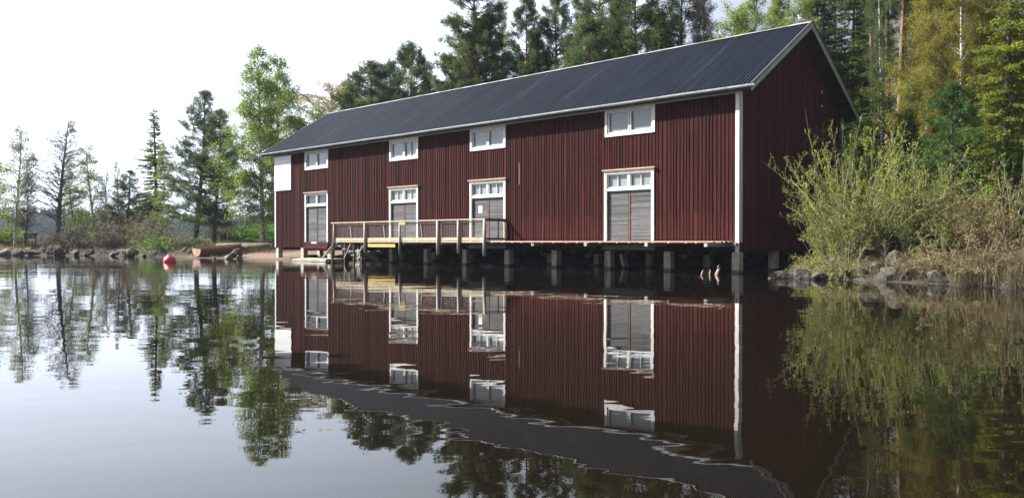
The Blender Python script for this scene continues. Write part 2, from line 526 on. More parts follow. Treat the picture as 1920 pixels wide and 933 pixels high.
def ground(x, y):
    x = np.asarray(x, float); y = np.asarray(y, float)
    d = shore_dist(x, y) + .35*gnoise(x*1.3, y*1.3)
    beach = smooth(-26, -20, x) * (1-smooth(-10, -6, x)) * (1-smooth(60, 66, y))
    bank = (.30 + .25*smooth(-5, -15, x))*smooth(0, 1.4, d) + .45*smooth(1.2, 5, d) + .5*smooth(6, 20, d)*smooth(-10, 10, x)
    sand = .075*np.clip(d, 0, 9) + .12*smooth(8, 12, d)
    land = bank*(1-beach) + sand*beach
    # low crawl space below the boathouse
    X = (x-8.5)*-.7295 + (y-30.05)*.684
    Y = (x-8.5)*-.684 + (y-30.05)*-.7295
    under = smooth(-1.5, 0, X)*(1-smooth(33, 34.5, X))*smooth(-11, -9.8, Y)*(1-smooth(0, 1.5, Y))
    land = np.minimum(land, land*(1-under) + .55*under)
    h = np.where(d > 0, land + .07*gnoise(x*2.1, y*2.1)*smooth(0, 1, d), -1.2*smooth(0, 3.0, -d) - .05)
    # far shore
    df = y - (440 + 25*np.sin(x/90.0) + 12*np.sin(x/31.0+1))
    far = np.where(df > 0, .8*smooth(0, 15, df) + (13+4*np.sin(x/70.0+1.0))*smooth(30, 200, df), -1.2)
    return np.maximum(h, far)

def axis(parts):
    a = []
    for lo, hi, st in parts:
        a.append(np.arange(lo, hi, st))
    return np.unique(np.concatenate(a + [np.array([parts[-1][1]])]))
xs = axis([(-1150, -150, 40), (-150, -82, 6), (-82, -45, 1.2), (-45, 24, .4), (24, 60, 2), (60, 200, 12), (200, 1150, 40)])
ys = axis([(-80, 8, 4), (8, 72, .4), (72, 100, 1.2), (100, 200, 8), (200, 1150, 20)])
XX, YY = np.meshgrid(xs, ys)
ZZ = ground(XX, YY)
nx, ny = len(xs), len(ys)
me = bpy.data.meshes.new('ground')
me.vertices.add(nx*ny)
me.vertices.foreach_set('co', np.stack([XX, YY, ZZ], -1).reshape(-1).astype(np.float32))
ii = (np.arange(ny-1)[:, None]*nx + np.arange(nx-1)[None, :]).reshape(-1)
Q = np.stack([ii, ii+1, ii+nx+1, ii+nx], -1).astype(np.int32)
me.loops.add(Q.size); me.loops.foreach_set('vertex_index', Q.reshape(-1))
me.polygons.add(len(Q)); me.polygons.foreach_set('loop_start', np.arange(0, Q.size, 4, dtype=np.int32))
me.polygons.foreach_set('loop_total', np.full(len(Q), 4, dtype=np.int32))
me.polygons.foreach_set('use_smooth', np.ones(len(Q), dtype=bool))
me.update(calc_edges=True)
# material: sand on the beach, litter and dry grass elsewhere
m, t, b = new_mat('ground_cover')
na = noise(t, 1.1, detail=8, rough=.65)
nb = noise(t, 7, detail=4, rough=.6)
litter = ramp(t, na.outputs['Fac'], [(.30, (.018, .015, .010)), (.46, (.045, .036, .022)), (.60, (.085, .068, .042)), (.72, (.045, .052, .018))])
sand = ramp(t, nb.outputs['Fac'], [(.3, (.115, .072, .050)), (.7, (.18, .118, .082))])
gp = node(t, "ShaderNodeNewGeometry"); sp = node(t, "ShaderNodeSeparateXYZ")
t.links.new(gp.outputs['Position'], sp.inputs[0])
def mrange(src, a, b_, lo=0, hi=1):
    q = node(t, "ShaderNodeMapRange"); q.interpolation_type = 'SMOOTHSTEP'
    for k, v in (('From Min', a), ('From Max', b_), ('To Min', lo), ('To Max', hi)): q.inputs[k].default_value = v
    t.links.new(src, q.inputs['Value']); return q.outputs[0]
def mul(a, c):
    q = node(t, "ShaderNodeMath", operation='MULTIPLY'); t.links.new(a, q.inputs[0]); t.links.new(c, q.inputs[1]); return q.outputs[0]
bx = mul(mrange(sp.outputs['X'], -25, -21), mrange(sp.outputs['X'], -8, -6, 1, 0))
bf = mul(bx, mul(mrange(sp.outputs['Z'], .42, .72, 1, 0), mrange(sp.outputs['Y'], 60, 64, 1, 0)))
mud = mul(mrange(sp.outputs['Z'], .15, .45, 1, 0), mrange(sp.outputs['X'], -23, -26))
lit2 = mixc(t, mud, litter.outputs[0], (.012, .010, .008))
mf = mixc(t, mrange(sp.outputs['Y'], 430, 455), lit2.outputs[2], (.018, .028, .014))
mc = mixc(t, bf, mf.outputs[2], sand.outputs[0])
wet = mrange(sp.outputs['Z'], .02, .10, .45, 1)
vm = node(t, "ShaderNodeVectorMath", operation='SCALE')
t.links.new(mc.outputs[2], vm.inputs[0]); t.links.new(wet, vm.inputs['Scale'])
t.links.new(vm.outputs[0], b.inputs['Base Color']); b.inputs['Roughness'].default_value = .95
bump(t, b, nb.outputs['Fac'], .03)
me.materials.append(m)
go = bpy.data.objects.new('ground', me); link(go); tag(go, kind='structure')

# ------------------------------------------------------------------ water
mb = MB()
mb.add([(-1150, -80, 0), (1150, -80, 0), (1150, 1150, 0), (-1150, 1150, 0)], [(0, 1, 2, 3)])
m, t, b = new_mat('lake_water')
b.inputs['Base Color'].default_value = (.006, .0045, .003, 1)
b.inputs['IOR'].default_value = 1.333
gp = node(t, "ShaderNodeNewGeometry"); sp = node(t, "ShaderNodeSeparateXYZ")
t.links.new(gp.outputs['Position'], sp.inputs[0])
def waves(scale, stretch, rot, detail, amp):
    mp_ = node(t, "ShaderNodeMapping"); mp_.inputs['Scale'].default_value = stretch; mp_.inputs['Rotation'].default_value = (0, 0, R(rot))
    n_ = node(t, "ShaderNodeTexNoise"); n_.inputs['Scale'].default_value = scale; n_.inputs['Detail'].default_value = detail
    n_.inputs['Roughness'].default_value = .5
    t.links.new(gp.outputs['Position'], mp_.inputs[0]); t.links.new(mp_.outputs[0], n_.inputs['Vector'])
    q = node(t, "ShaderNodeMath", operation='MULTIPLY'); q.inputs[1].default_value = amp
    t.links.new(n_.outputs['Fac'], q.inputs[0]); return q.outputs[0]
def add_(a, c):
    q = node(t, "ShaderNodeMath", operation='ADD'); t.links.new(a, q.inputs[0]); t.links.new(c, q.inputs[1]); return q.outputs[0]
swell = add_(add_(waves(.9, (.45, 1, 1), 6, 1.5, .0060), waves(3.2, (.5, 1, 1), -8, 1.5, .0013)), waves(9.0, (.6, 1, 1), 15, 2, .00007))
# gusts: wind streaks with finer ripples, mostly out on the open water to the left
patch = node(t, "ShaderNodeTexNoise"); patch.inputs['Scale'].default_value = .16; patch.inputs['Detail'].default_value = 3
mpp = node(t, "ShaderNodeMapping"); mpp.inputs['Scale'].default_value = (.5, 1.5, 1)
t.links.new(gp.outputs['Position'], mpp.inputs[0]); t.links.new(mpp.outputs[0], patch.inputs['Vector'])
pm = mrange(patch.outputs['Fac'], .42, .60, .15, 1.0)
open_w = mul(mrange(sp.outputs['Y'], 14, 34), mrange(sp.outputs['X'], 9, -6))
gust = mul(pm, open_w)
fine = mul(waves(5.0, (.35, 1, 1), 4, 2, .0034), gust)
b_ = node(t, "ShaderNodeBump"); b_.inputs['Distance'].default_value = 1; b_.inputs['Strength'].default_value = 1
t.links.new(add_(swell, fine), b_.inputs['Height']); t.links.new(b_.outputs[0], b.inputs['Normal'])
q = node(t, "ShaderNodeMapRange"); q.inputs['To Min'].default_value = .004; q.inputs['To Max'].default_value = .045
t.links.new(gust, q.inputs['Value']); t.links.new(q.outputs[0], b.inputs['Roughness'])
wobj = mb.build('water', m); tag(wobj, kind='structure')

# ------------------------------------------------------------------ air
hb = MB(); hb.box((-1200, -90, -3), (1200, 1200, 40))
hm = bpy.data.materials.new('lake_haze'); hm.use_nodes = True
t = hm.node_tree; t.nodes.clear()
o_ = node(t, "ShaderNodeOutputMaterial"); pv = node(t, "ShaderNodeVolumePrincipled")
pv.inputs['Color'].default_value = (.70, .82, .97, 1); pv.inputs['Density'].default_value = .00025
pv.inputs['Anisotropy'].default_value = .0
t.links.new(pv.outputs[0], o_.inputs['Volume'])
haze = hb.build('haze', hm); tag(haze, kind='stuff')

# ================================================================== the boathouse
CX, CY = 8.5, 30.05
RZ = math.atan2(.6840, -.7295)
LEN = 32.9
DEP = 9.8
def wx(px, n=0.0):
    """distance along the facade seen at column px, n metres out from the wall"""
    k = (px-960)/F
    Px, Py = CX-.684*n, CY-.7295*n
    return (Px-k*Py)/(.7295+.684*k)
def wz(px, py, n=0.0):
    return EYE-(py-HZ)/F*(CY-.7295*n+.684*wx(px, n))
def world(X, Y, Z=0.0):
    return (CX-.7295*X-.684*Y, CY+.684*X-.7295*Y, Z)
def house_root(name, label, cat, group=None):
    return empty(name, (CX, CY, 0), RZ, label, cat, group)

bh = house_root('boathouse', 'long dark red timber boathouse with black corrugated roof standing on concrete piers in the water', 'boathouse')
rng = random.Random(11)
EAVE_Z, RIDGE_Z, RIDGE_Y, EAVE_Y, BACK_Y = 6.93, 10.21, -4.9, .40, -10.2
SL = (RIDGE_Z-EAVE_Z)/(EAVE_Y-RIDGE_Y)
def roof_z(y):
    return RIDGE_Z - SL*abs(y-RIDGE_Y)
WZ0 = .80

# openings on the facade: columns, upper and lower rows taken at their middle
def opening(px0, px1, ytop, ybot):
    mid = (px0+px1)/2
    return wx(px1), wx(px0), wz(mid, ybot), wz(mid, ytop)
doors = [opening(573, 616, 361, 453.5), opening(731, 785, 350.5, 452), opening(882, 949, 337.5, 452), opening(1134, 1227, 318, 451)]
wins = [opening(573, 616.5, 281.5, 317), opening(731.5, 785, 261, 300), opening(882.5, 949, 237.5, 280.5), opening(1135, 1228.5, 199.5, 253)]
opens = [(a, b_, c, d_) for a, b_, c, d_ in doors+wins]

def cladding(mb, x0, x1, ztop, zbot, opens, pitch, bat_w, place, rng, joint=None, jit=.02, bat_t=.026):
    """vertical boards with battens over the joints; place(x, y, z) puts a wall point in space"""
    def put(a, b_, y0, y1, za, zb, tint):
        # za/zb bottom, top is a function of x for the sloping gable
        ta, tb = zb(a), zb(b_)
        vs = [place(a, y0, za), place(b_, y0, za), place(b_, y1, za), place(a, y1, za),
              place(a, y0, ta), place(b_, y0, tb), place(b_, y1, tb), place(a, y1, ta)]
        mb.add(vs, [(0,3,2,1),(4,5,6,7),(0,1,5,4),(1,2,6,5),(2,3,7,6),(3,0,4,7)], tint)
    x = x0
    edges = [x0]
    while x < x1 - pitch*.6:
        x += pitch*rng.choice((.72, .85, .95, 1, 1.05, 1.3)); edges.append(min(x, x1))
    edges[-1] = x1
    def intervals(a, b_):
        mid = (a+b_)/2
        top = min(ztop(a), ztop(b_))
        cuts = [(o[2], o[3]) for o in opens if o[0] < mid < o[1]]
        cuts.sort()
        z = zbot + rng.uniform(-jit, jit)
        out = []
        for c0, c1 in cuts:
            if c0 > z: out.append((z, (lambda c: (lambda q: c))(c0)))
            z = c1
        out.append((z, ztop))
        return out
    seg = []
    for a, b_ in zip(edges[:-1], edges[1:]):
        cs = sorted({a, b_} | {e for o in opens for e in (o[0], o[1]) if a < e < b_})
        tn = rng.random()
        for c0, c1 in zip(cs[:-1], cs[1:]):
            for za, zf in intervals(c0, c1):
                seg.append((c0+.001, c1-.001, -.025, 0, za, zf, tn))
    for e in edges[1:-1]:
        if any(o[0]-bat_w/2 < e < o[1]+bat_w/2 for o in opens):
            mid = e
            hits = [o for o in opens if o[0]-bat_w/2 < e < o[1]+bat_w/2]
            hits.sort(key=lambda o: o[2])
            z = zbot + rng.uniform(-jit, jit)
            parts_ = []
            for o in hits:
                if o[2] > z + .05: parts_.append((z, (lambda c: (lambda q: c))(o[2]-.002)))
                z = o[3]+.002
            parts_.append((z, ztop))
        else:
            parts_ = [(zbot + rng.uniform(-jit, jit), ztop)]
        for za, zf in parts_:
            seg.append((e-bat_w/2, e+bat_w/2, .001, bat_t*rng.uniform(.85, 1.15), za, zf, rng.random()**1.2))
    for a, b_, y0, y1, za, zf, tn in seg:
        j = joint(a) if joint else None
        if j and za < j-.1 and zf(a) > j+.3:
            jj = j + rng.uniform(-.05, .05)
            put(a, b_, y0, y1, za, (lambda c: (lambda q: c))(jj-.004), min(1, .35+.65*rng.random()))
            put(a, b_, y0, y1, jj+.004, zf, tn*.85)
        else:
            put(a, b_, y0, y1, za, zf, tn)

mb = MB()
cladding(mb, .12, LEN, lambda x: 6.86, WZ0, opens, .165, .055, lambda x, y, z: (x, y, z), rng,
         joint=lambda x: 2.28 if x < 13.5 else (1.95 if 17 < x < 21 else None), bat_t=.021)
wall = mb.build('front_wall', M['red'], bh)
mb = MB()
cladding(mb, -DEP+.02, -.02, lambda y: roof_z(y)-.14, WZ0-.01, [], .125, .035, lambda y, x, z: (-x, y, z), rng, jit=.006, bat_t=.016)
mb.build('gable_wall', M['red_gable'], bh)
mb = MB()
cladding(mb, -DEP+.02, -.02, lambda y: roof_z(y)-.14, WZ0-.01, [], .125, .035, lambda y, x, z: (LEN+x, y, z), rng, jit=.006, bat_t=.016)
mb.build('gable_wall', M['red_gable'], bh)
mb = MB()
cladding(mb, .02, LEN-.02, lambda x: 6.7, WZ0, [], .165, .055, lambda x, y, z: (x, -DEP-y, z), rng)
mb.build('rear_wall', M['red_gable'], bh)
# dark lining behind the boards and the floor
mb = MB()
mb.box((.04, -.20, WZ0+.02), (LEN-.04, -.15, 6.8)).box((.04, -DEP+.15, WZ0+.02), (LEN-.04, -DEP+.2, 6.6))
mb.box((.03, -DEP+.06, WZ0+.03), (LEN-.03, -.22, WZ0+.16))
for i in range(34):
    mb.box((.3+i*.98, -DEP+.3, WZ0-.16), (.42+i*.98, -.35, WZ0+.028))
mb.build('floor', M['dark_timber'], bh)
# corner boards
mb = MB()
mb.box((-.028, .0, WZ0-.03), (.125, .045, 6.86), .9).box((-.045, -.20, 1.15), (-.018, -.002, 6.80), .2)
mb.build('corner_board', M['white'], bh)
mb = MB()
mb.box((LEN-.10, .0, WZ0), (LEN+.03, .04, 6.6), .5)
mb.build('corner_board', M['white'], bh)
mb = MB(); mb.box((wx(547), .036, wz(531, 357)), (wx(516.5), .06, wz(531, 293)))
mb.build('wall_panel', M['white_plain'], bh)['label'] = 'blank white panel at the end of the wall'
mb = MB(); mb.box((wx(975.0), .022, wz(974, 346)), (wx(973.6), .034, wz(974, 306)))
mb.build('bare_batten', M['scar'], bh)['label'] = 'orange strip of bare wood on the red wall'

# ---- roof
def corrugated(y0, z0, y1, z1, x0, x1, pitch=.155, amp=.026, rows=14):
    mb = MB(); n = int((x1-x0)/pitch); prof = []
    for i in range(n):
        a = x0+i*pitch
        prof += [(a, -amp), (a+pitch*.30, -amp), (a+pitch*.42, amp), (a+pitch*.88, amp)]
    prof.append((x0+n*pitch, -amp))
    L = math.hypot(y1-y0, z1-z0); ny_, nz_ = -(z1-z0)/L, (y1-y0)/L
    if nz_ < 0: ny_, nz_ = -ny_, -nz_
    rr = random.Random(5)
    vs = []
    for r in range(rows+1):
        u = r/rows
        for x, h in prof:
            s = .006*math.sin(x*.7+u*3)+.004*math.sin(x*2.3+u*7)
            vs.append((x, y0+(y1-y0)*u+ny_*(h+s), z0+(z1-z0)*u+nz_*(h+s)))
    k = len(prof)
    fs = [(r*k+i, r*k+i+1, (r+1)*k+i+1, (r+1)*k+i) for r in range(rows) for i in range(k-1)]
    mb.add(vs, fs)
    return mb
roof = corrugated(EAVE_Y, EAVE_Z, RIDGE_Y+.02, RIDGE_Z-.012, -.70, 34.03).build('roof', M['roof'], bh)
mb2 = corrugated(BACK_Y, roof_z(BACK_Y), RIDGE_Y-.02, RIDGE_Z-.012, -.70, 34.03)
mb2.build('roof', M['roof'], bh)
mb = MB()    # roof boarding under the sheets
T = .035
for ya, yb in ((EAVE_Y-.03, RIDGE_Y), (BACK_Y+.03, RIDGE_Y)):
    za, zb = roof_z(ya)-.05, roof_z(yb)-.05
    vs = [(x, y, z+d) for x in (-.64, 33.97) for y, z in ((ya, za), (yb, zb)) for d in (0, -T)]
    mb.add(vs, [(0,1,3,2),(4,6,7,5),(0,2,6,4),(1,5,7,3),(0,4,5,1),(2,3,7,6)])
for i in range(6):          # purlin ends below the gable overhang
    for sgn in (1, -1):
        y = RIDGE_Y + sgn*(.25+i*.95)
        mb.box((-.60, y-.05, roof_z(y)-.22), (.0, y+.05, roof_z(y)-.16), .8)
mb.build('roof_boarding', M['dark_timber'], roof)
mb = MB()    # ridge flashing with dents
for i in range(35):
    a = -.71+i*.993; d = .006*math.sin(i*2.1)
    for sg in (1, -1):
        vs = [(a, RIDGE_Y, RIDGE_Z+.05+d), (a+1.0, RIDGE_Y, RIDGE_Z+.05-d), (a+1.0, RIDGE_Y+sg*.16, RIDGE_Z-.035), (a, RIDGE_Y+sg*.16, RIDGE_Z-.035)]
        mb.add(vs, [(0,1,2,3)], rng.random())
mb.build('ridge_cap', M['ridge'], roof)
for X0, X1 in ((-.735, -.70), (34.03, 34.065)):   # barge boards on both gables
    mb = MB()
    for ya in (EAVE_Y, BACK_Y):
        for off, th, xx in ((-.02, .11, 0), (-.135, .11, .012)):
            za, zb = roof_z(ya)+off, RIDGE_Z+off
            a0, a1 = X0+xx, X1+xx
            vs = [(x, y, z-d) for x in (a0, a1) for y, z in ((ya, za), (RIDGE_Y, zb)) for d in (0, th)]
            mb.add(vs, [(0,1,3,2),(4,6,7,5),(0,2,6,4),(1,5,7,3),(0,4,5,1),(2,3,7,6)], .5)
    mb.build('barge_board', M['barge'], roof)
for X0, X1 in ((-.76, -.66), (33.99, 34.09)):   # dark sheet edge above the barge boards
    mb = MB()
    for ya in (EAVE_Y, BACK_Y):
        vs = [(x, y, z-d) for x in (X0, X1) for y, z in ((ya, roof_z(ya)+.055), (RIDGE_Y, RIDGE_Z+.055)) for d in (0, .06)]
        mb.add(vs, [(0,1,3,2),(4,6,7,5),(0,2,6,4),(1,5,7,3),(0,4,5,1),(2,3,7,6)], .5)
    mb.build('verge_trim', M['black_metal'], roof)
def gutter(Y, Z, sg):
    mb = MB()
    prof = [(0, .0), (0, -.05), (.03, -.085), (.07, -.10), (.11, -.085), (.135, -.05), (.135, .005)]
    xs_ = [-.74+i*(34.8/12) for i in range(13)]
    for shell in (0, 1):
        vs = []
        for x in xs_:
            sag = .006*math.sin(x*.9)
            for py_, pz_ in prof:
                k = .93 if shell else 1
                vs.append((x, Y+sg*((py_-.0675)*k+.0675), Z+pz_*k+sag))
        k = len(prof)
        fs = [(i*k+j, i*k+j+1, (i+1)*k+j+1, (i+1)*k+j) for i in range(12) for j in range(k-1)]
        mb.add(vs, fs)
    for i in range(40):
        x = -.6+i*.88
        mb.box((x, Y+sg*.13, Z-.07), (x+.03, Y+sg*.145, Z+.02), .9)
    return mb
gutter(EAVE_Y-.02, EAVE_Z-.015, 1).build('gutter', M['tin'], bh)
gutter(BACK_Y+.02, roof_z(BACK_Y)-.015, -1).build('gutter', M['tin'], bh)
mb = MB()
mb.box((-.62, EAVE_Y-.05, EAVE_Z-.20), (33.95, EAVE_Y-.028, EAVE_Z-.075), .3)
mb.box((-.62, BACK_Y+.028, roof_z(BACK_Y)-.20), (33.95, BACK_Y+.05, roof_z(BACK_Y)-.075), .3)
mb.build('fascia', M['dark_timber'], bh)
mb = MB(); mb.box((.0, .037, 6.73), (LEN, .075, 6.80), .8)
mb.build('eaves_trim', M['barge'], bh)
mb = MB()    # gutter end cap and drain pipe on the rear corner
mb.tube([(-.75, EAVE_Y+.05, EAVE_Z-.06), (-.84, EAVE_Y+.05, EAVE_Z-.075)], [.055, .03], 10)
mb.build('gutter_end', M['barge'], bh)
mb = MB()
yb = BACK_Y-.06
mb.tube([(-.35, yb, 6.85), (-.35, yb, 6.68), (-.16, -DEP+.15, 6.30), (-.12, -DEP+.10, 6.1), (-.12, -DEP+.10, 1.0)], .05, 10)
mb.tube([(-.13, -DEP+.10, 6.9), (-.13, -DEP+.10, 6.0)], .055, 10)
for z in (5.2, 3.6, 2.0): mb.box((-.18, -DEP+.03, z), (-.02, -DEP+.17, z+.04))
mb.build('drain_pipe', M['tin'], bh, smooth=True)

# twin floodlight on the gable
fl = None
def gz(px, py): # gable point: along the gable, height
    k = (px-960)/F
    s = (CX-k*CY)/(k*.7295-.684)
    return -s, EYE-(py-HZ)/F*(CY+.7295*s)
gy, gz_ = gz(1527, 186)
mb = MB()
mb.tube([(-.03, gy, gz_-.3), (-.12, gy, gz_-.3), (-.14, gy, gz_), (-.12, gy, gz_+.3), (-.03, gy, gz_+.3)], .018, 6)
mb.box((-.10, gy-.06, gz_-.09), (-.02, gy+.10, gz_+.10))
mb.bar((-.12, gy, gz_-.28), (-.25, gy-.10, gz_-.34), .09, .09); mb.bar((-.12, gy, gz_+.28), (-.25, gy-.10, gz_+.26), .09, .09)
mb.tube([(-.03, gy-.1, gz_-.34), (-.025, gy-.6, gz_-.42), (-.025, gy-1.3, gz_-.50)], .008, 5)
L_ = mb.build('floodlight', M['black_metal'], bh)
for dz in (-.35, .255):
    mb = MB(); mb.tube([(-.24, gy-.085, gz_+dz+.015), (-.275, gy-.115, gz_+dz)], [.06, .075], 12)
    mb.build('lamp_glass', M['lamp_glass'], L_)

# ---- doors and windows
def surround(mb, a, b_, z0, z1, w, y=.0, d=.055, bottom=True, frame_tint=.6):
    mb.box((a, -.10, z0), (a+w, y+d, z1), frame_tint).box((b_-w, -.10, z0), (b_, y+d, z1), frame_tint*.9)  # second upright gets a slightly lower tint
    mb.box((a+w, -.10, z1-w*1.15), (b_-w, y+d-.003, z1), frame_tint)
    if bottom: mb.box((a+w, -.10, z0), (b_-w, y+d-.003, z0+w), frame_tint)
def window(o, bars, i):
    a, b_, z0, z1 = o
    w = .12
    mb = MB(); surround(mb, a, b_, z0, z1, w)
    mb.box((a-.04, -.03, z1), (b_+.04, .085, z1+.035), .8)
    mid = (a+b_)/2
    for c0, c1 in ((a+w+.02, mid-.02), (mid+.02, b_-w-.02)):      # two casements
        f = .055
        zz0, zz1 = z0+w+.012, z1-w*1.15-.012
        mb.box((c0, -.05, zz0), (c0+f, .02, zz1), .3).box((c1-f, -.05, zz0), (c1, .02, zz1), .3)
        mb.box((c0+f, -.05, zz0), (c1-f, .019, zz0+f), .3).box((c0+f, -.05, zz1-f), (c1-f, .019, zz1), .3)
    if bars:
        c = a+w+(mid-a-w)*.5
        mb.box((c-.014, -.045, z0+w+.06), (c+.014, .01, z1-w*1.15-.06), .3)
    mb.box((mid-.022, -.06, z0+w), (mid+.022, -.01, z1-w*1.15), .3)
    wo_ = mb.build('window', M['white'], bh)
    mb = MB(); mb.box((a+w, -.075, z0+w), (b_-w, -.065, z1-w*1.15))
    mb.build('pane', M['pane'], wo_)
for i, o in enumerate(wins): window(o, i == 1, i)

def door(o, nb, dark, i):
    a, b_, z0, z1 = o
    w = .125 if i else .11
    th = .60                      # transom light height
    zt = z1-w*1.15-th
    mid = (a+b_)/2
    mb = MB()
    surround(mb, a, b_, z0, z1, w, d=.06, bottom=False)
    mb.box((a+w, -.10, zt-.11), (b_-w, .04, zt), .6)                # rail below the transom
    mb.box((mid-.045, -.09, zt), (mid+.045, .02, z1-w*1.15), .5)
    for c0, c1 in ((a+w, mid-.045), (mid+.045, b_-w)):
        f = .05
        zz0, zz1 = zt+.006, z1-w*1.15-.006
        mb.box((c0+.006, -.06, zz0), (c0+f, .0, zz1), .25).box((c1-f, -.06, zz0), (c1-.006, .0, zz1), .25)
        mb.box((c0+f, -.06, zz0), (c1-f, -.001, zz0+f), .25).box((c0+f, -.06, zz1-f), (c1-f, -.001, zz1), .25)
        if nb:
            c = (c0+c1)/2
            mb.box((c-.012, -.055, zz0+f), (c+.012, -.012, zz1-f), .3)
    dr = mb.build('door', M['white'], bh)
    mb = MB(); mb.box((a-.07, -.02, z1), (b_+.07, .13, z1+.05), .7)
    mb.build('drip_board', M['deck'], dr)
    mb = MB(); mb.box((a+w, -.085, zt), (b_-w, -.075, z1-w*1.15))
    mb.build('pane', M['pane_dark' if dark else 'pane'], dr)
    rr = random.Random(40+i)
    for c0, c1 in ((a+w+.03, mid-.045), (mid+.045, b_-w-.03)):
        mb = MB(); z = z0+.012
        z_end = zt-.11-.012
        while z < z_end:
            h = min(rr.uniform(.062, .085), z_end-z)
            mb.box((c0+.02, -.075, z), (c1-.01, -.045+rr.uniform(-.004, .006), z+h-.005), rr.random()); z += h
        mb.build('door_leaf', M['grey_wood'], dr)
    mb = MB()
    mb.box((mid-.043, -.07, z0+.01), (mid-.004, -.025, zt-.115)); mb.box((mid+.004, -.07, z0+.01), (mid+.043, -.035, zt-.115))
    mb.build('cover_strip', M['brown_strip' if i else 'dark_frame'], dr)
    for c0, c1 in ((a+w+.003, a+w+.045), (b_-w-.045, b_-w-.003)):
        mb = MB(); mb.box((c0, -.08, z0+.01), (c1, -.02, zt-.115))
        mb.build('door_jamb', M['dark_frame'], dr)
    mb = MB(); mb.box((a, -.10, z0-.06), (b_, .02, z0-.002)); mb.build('threshold', M['dark_timber'], dr)
    return dr
drs = [door(o, i > 0, i == 0, i) for i, o in enumerate(doors)]
# paper notice on the third door, small plate below the first
zc = wz(899, 392)
mb = MB(); mb.box((wx(903.2), -.040, wz(899, 399)), (wx(896.2), -.036, wz(899, 386)))
mb.build('paper_notice', M['white_plain'], drs[2])
mb = MB(); mb.box((wx(594), .012, wz(589, 457)), (wx(584.5), .03, wz(589, 453.6)))
mb.build('number_plate', M['white_plain'], drs[0])
mb = MB()    # red plinth below the first door
mb.box((doors[0][0]-.06, .0, .62), (doors[0][1]+.02, .10, 1.05), .9).box((doors[0][0]-.06, .10, .74), (doors[0][1]+.02, .16, .86), 1)
mb.build('door_plinth', M['red'], drs[0])
for k, dd in ((3, doors[3]), (2, doors[2])):
    mb = MB(); mb.box((dd[0]-.1, .0+.036, wz(1180, 468)-.0), (dd[1]-.0, .16, wz(1180, 468)+.13), .5)
    mb.box((dd[0]-.15, .045, .98), (dd[1]-.05, .15, 1.04), .9)
    mb.build('sill_beam', M['old_beam'], drs[k])

# ---- piers
for row, Y in enumerate((-.17, -3.3, -6.4, -9.55)):
    for i in range(12):
        X = min(.17+i*2.96, LEN-.17)
        if row == 0 and i == 0: X = .14
        s = .155
        mb = MB()
        mb.tube([(X, Y, -1.0), (X, Y, .05), (X, Y, WZ0-.005 if row else WZ0-.03)], [s*1.5, s*1.42, s*1.40], 4)
        o = mb.build('pier', M['concrete'], bh)
        # square section aligned with the walls
        for v in o.data.vertices:
            dx, dy = v.co.x-X, v.co.y-Y
            a = math.atan2(dy, dx); r_ = math.hypot(dx, dy)
            q = round((a-math.pi/4)/(math.pi/2))*math.pi/2+math.pi/4
            v.co.x = X+r_*math.cos(q); v.co.y = Y+r_*math.sin(q)
mb = MB(); mb.bar((6.55, -1.7, .8), (6.05, -1.5, -.4), .24, .2)
mb.build('strut', M['concrete'], bh)

# ================================================================== boardwalk
OUT = 1.5
bw = house_root('boardwalk', 'narrow weathered plank boardwalk along the red facade, railed with wire mesh at its far end', 'boardwalk')
DZ = 1.20
x_far = wx(626, OUT); x_rail = wx(909, OUT); x_near = .12
mb = MB(); rr = random.Random(8)
nb = 10
for j in range(nb):        # boards run along the wall, in lengths
    y0 = .07+j*(OUT-.07)/nb; y1 = y0+(OUT-.07)/nb-.008
    x = x_near + rr.uniform(-.05, .55)
    while x < x_far:
        x2 = min(x+rr.uniform(3.2, 4.4), x_far)
        mb.box((x, y0, DZ-.055), (x2-.006, y1, DZ-rr.uniform(0, .007)), rr.random()); x = x2
mb.build('decking', M['deck'], bw)
for i in range(9):         # joists reach out from the piers
    X = .55 if i == 0 else .17+i*2.96
    mb = MB(); mb.box((X-.07, .05, DZ-.21), (X+.07, OUT-.03+.02*(i % 3), DZ-.057), rr.random())
    mb.build('joist', M['rail_wood'], bw)
mb = MB()
for i in range(38):
    X = .8+i*.63+rr.uniform(-.12, .12)
    if X < x_rail: mb.box((X, OUT-.16, DZ-.085), (X+.07, OUT+.005, DZ-.057), 1)
mb.build('edge_cleats', M['rail_wood'], bw)
mb = MB(); mb.box((.02, .045, DZ-.20), (1.2, .17, DZ-.06), .3)
mb.build('ledger', M['old_beam'], bw)
pxs = [626, 685, 750, 822, 860.5, 909]
post_x = [wx(p, OUT+.05) for p in pxs]
for k, X in enumerate(post_x):
    mb = MB(); lean = (-.02, .03, .0, .04, .03, .0)[k]
    r_ = (.055, .075, .06, .085, .075, .085)[k]
    zb_ = (.72, .55, .53, .52, .60, .50)[k]
    mb.tube([(X, OUT+.07, zb_), (X+lean*.4, OUT+.065, 1.2), (X+lean, OUT+.06, 2.18)], [r_*1.05, r_, r_*.9], 10, .5)
    mb.build('rail_post', M['rail_wood'], bw, smooth=True)
for p0, p1 in ((657, 660), (719, 723), (789, 793), (827, 829), (863, 864)):
    Xa, Xb = wx(p0, OUT), wx(p1, OUT)
    mb = MB(); mb.bar((Xb, OUT+.01, DZ-.06), (Xa, OUT+.01, 2.16), .045, .045)
    mb.build('baluster', M['tin'], bw)
mb = MB()
X0 = x_rail-.12
segs = [X0, post_x[4], post_x[2]-.6, post_x[1]+.4, x_far+.12]
for a, b_ in zip(segs[:-1], segs[1:]):
    mb.box((a, OUT-.05, 2.19), (b_-.004, OUT+.12, 2.245), rr.random())
mb.build('top_rail', M['new_wood'], bw)
mb = MB()
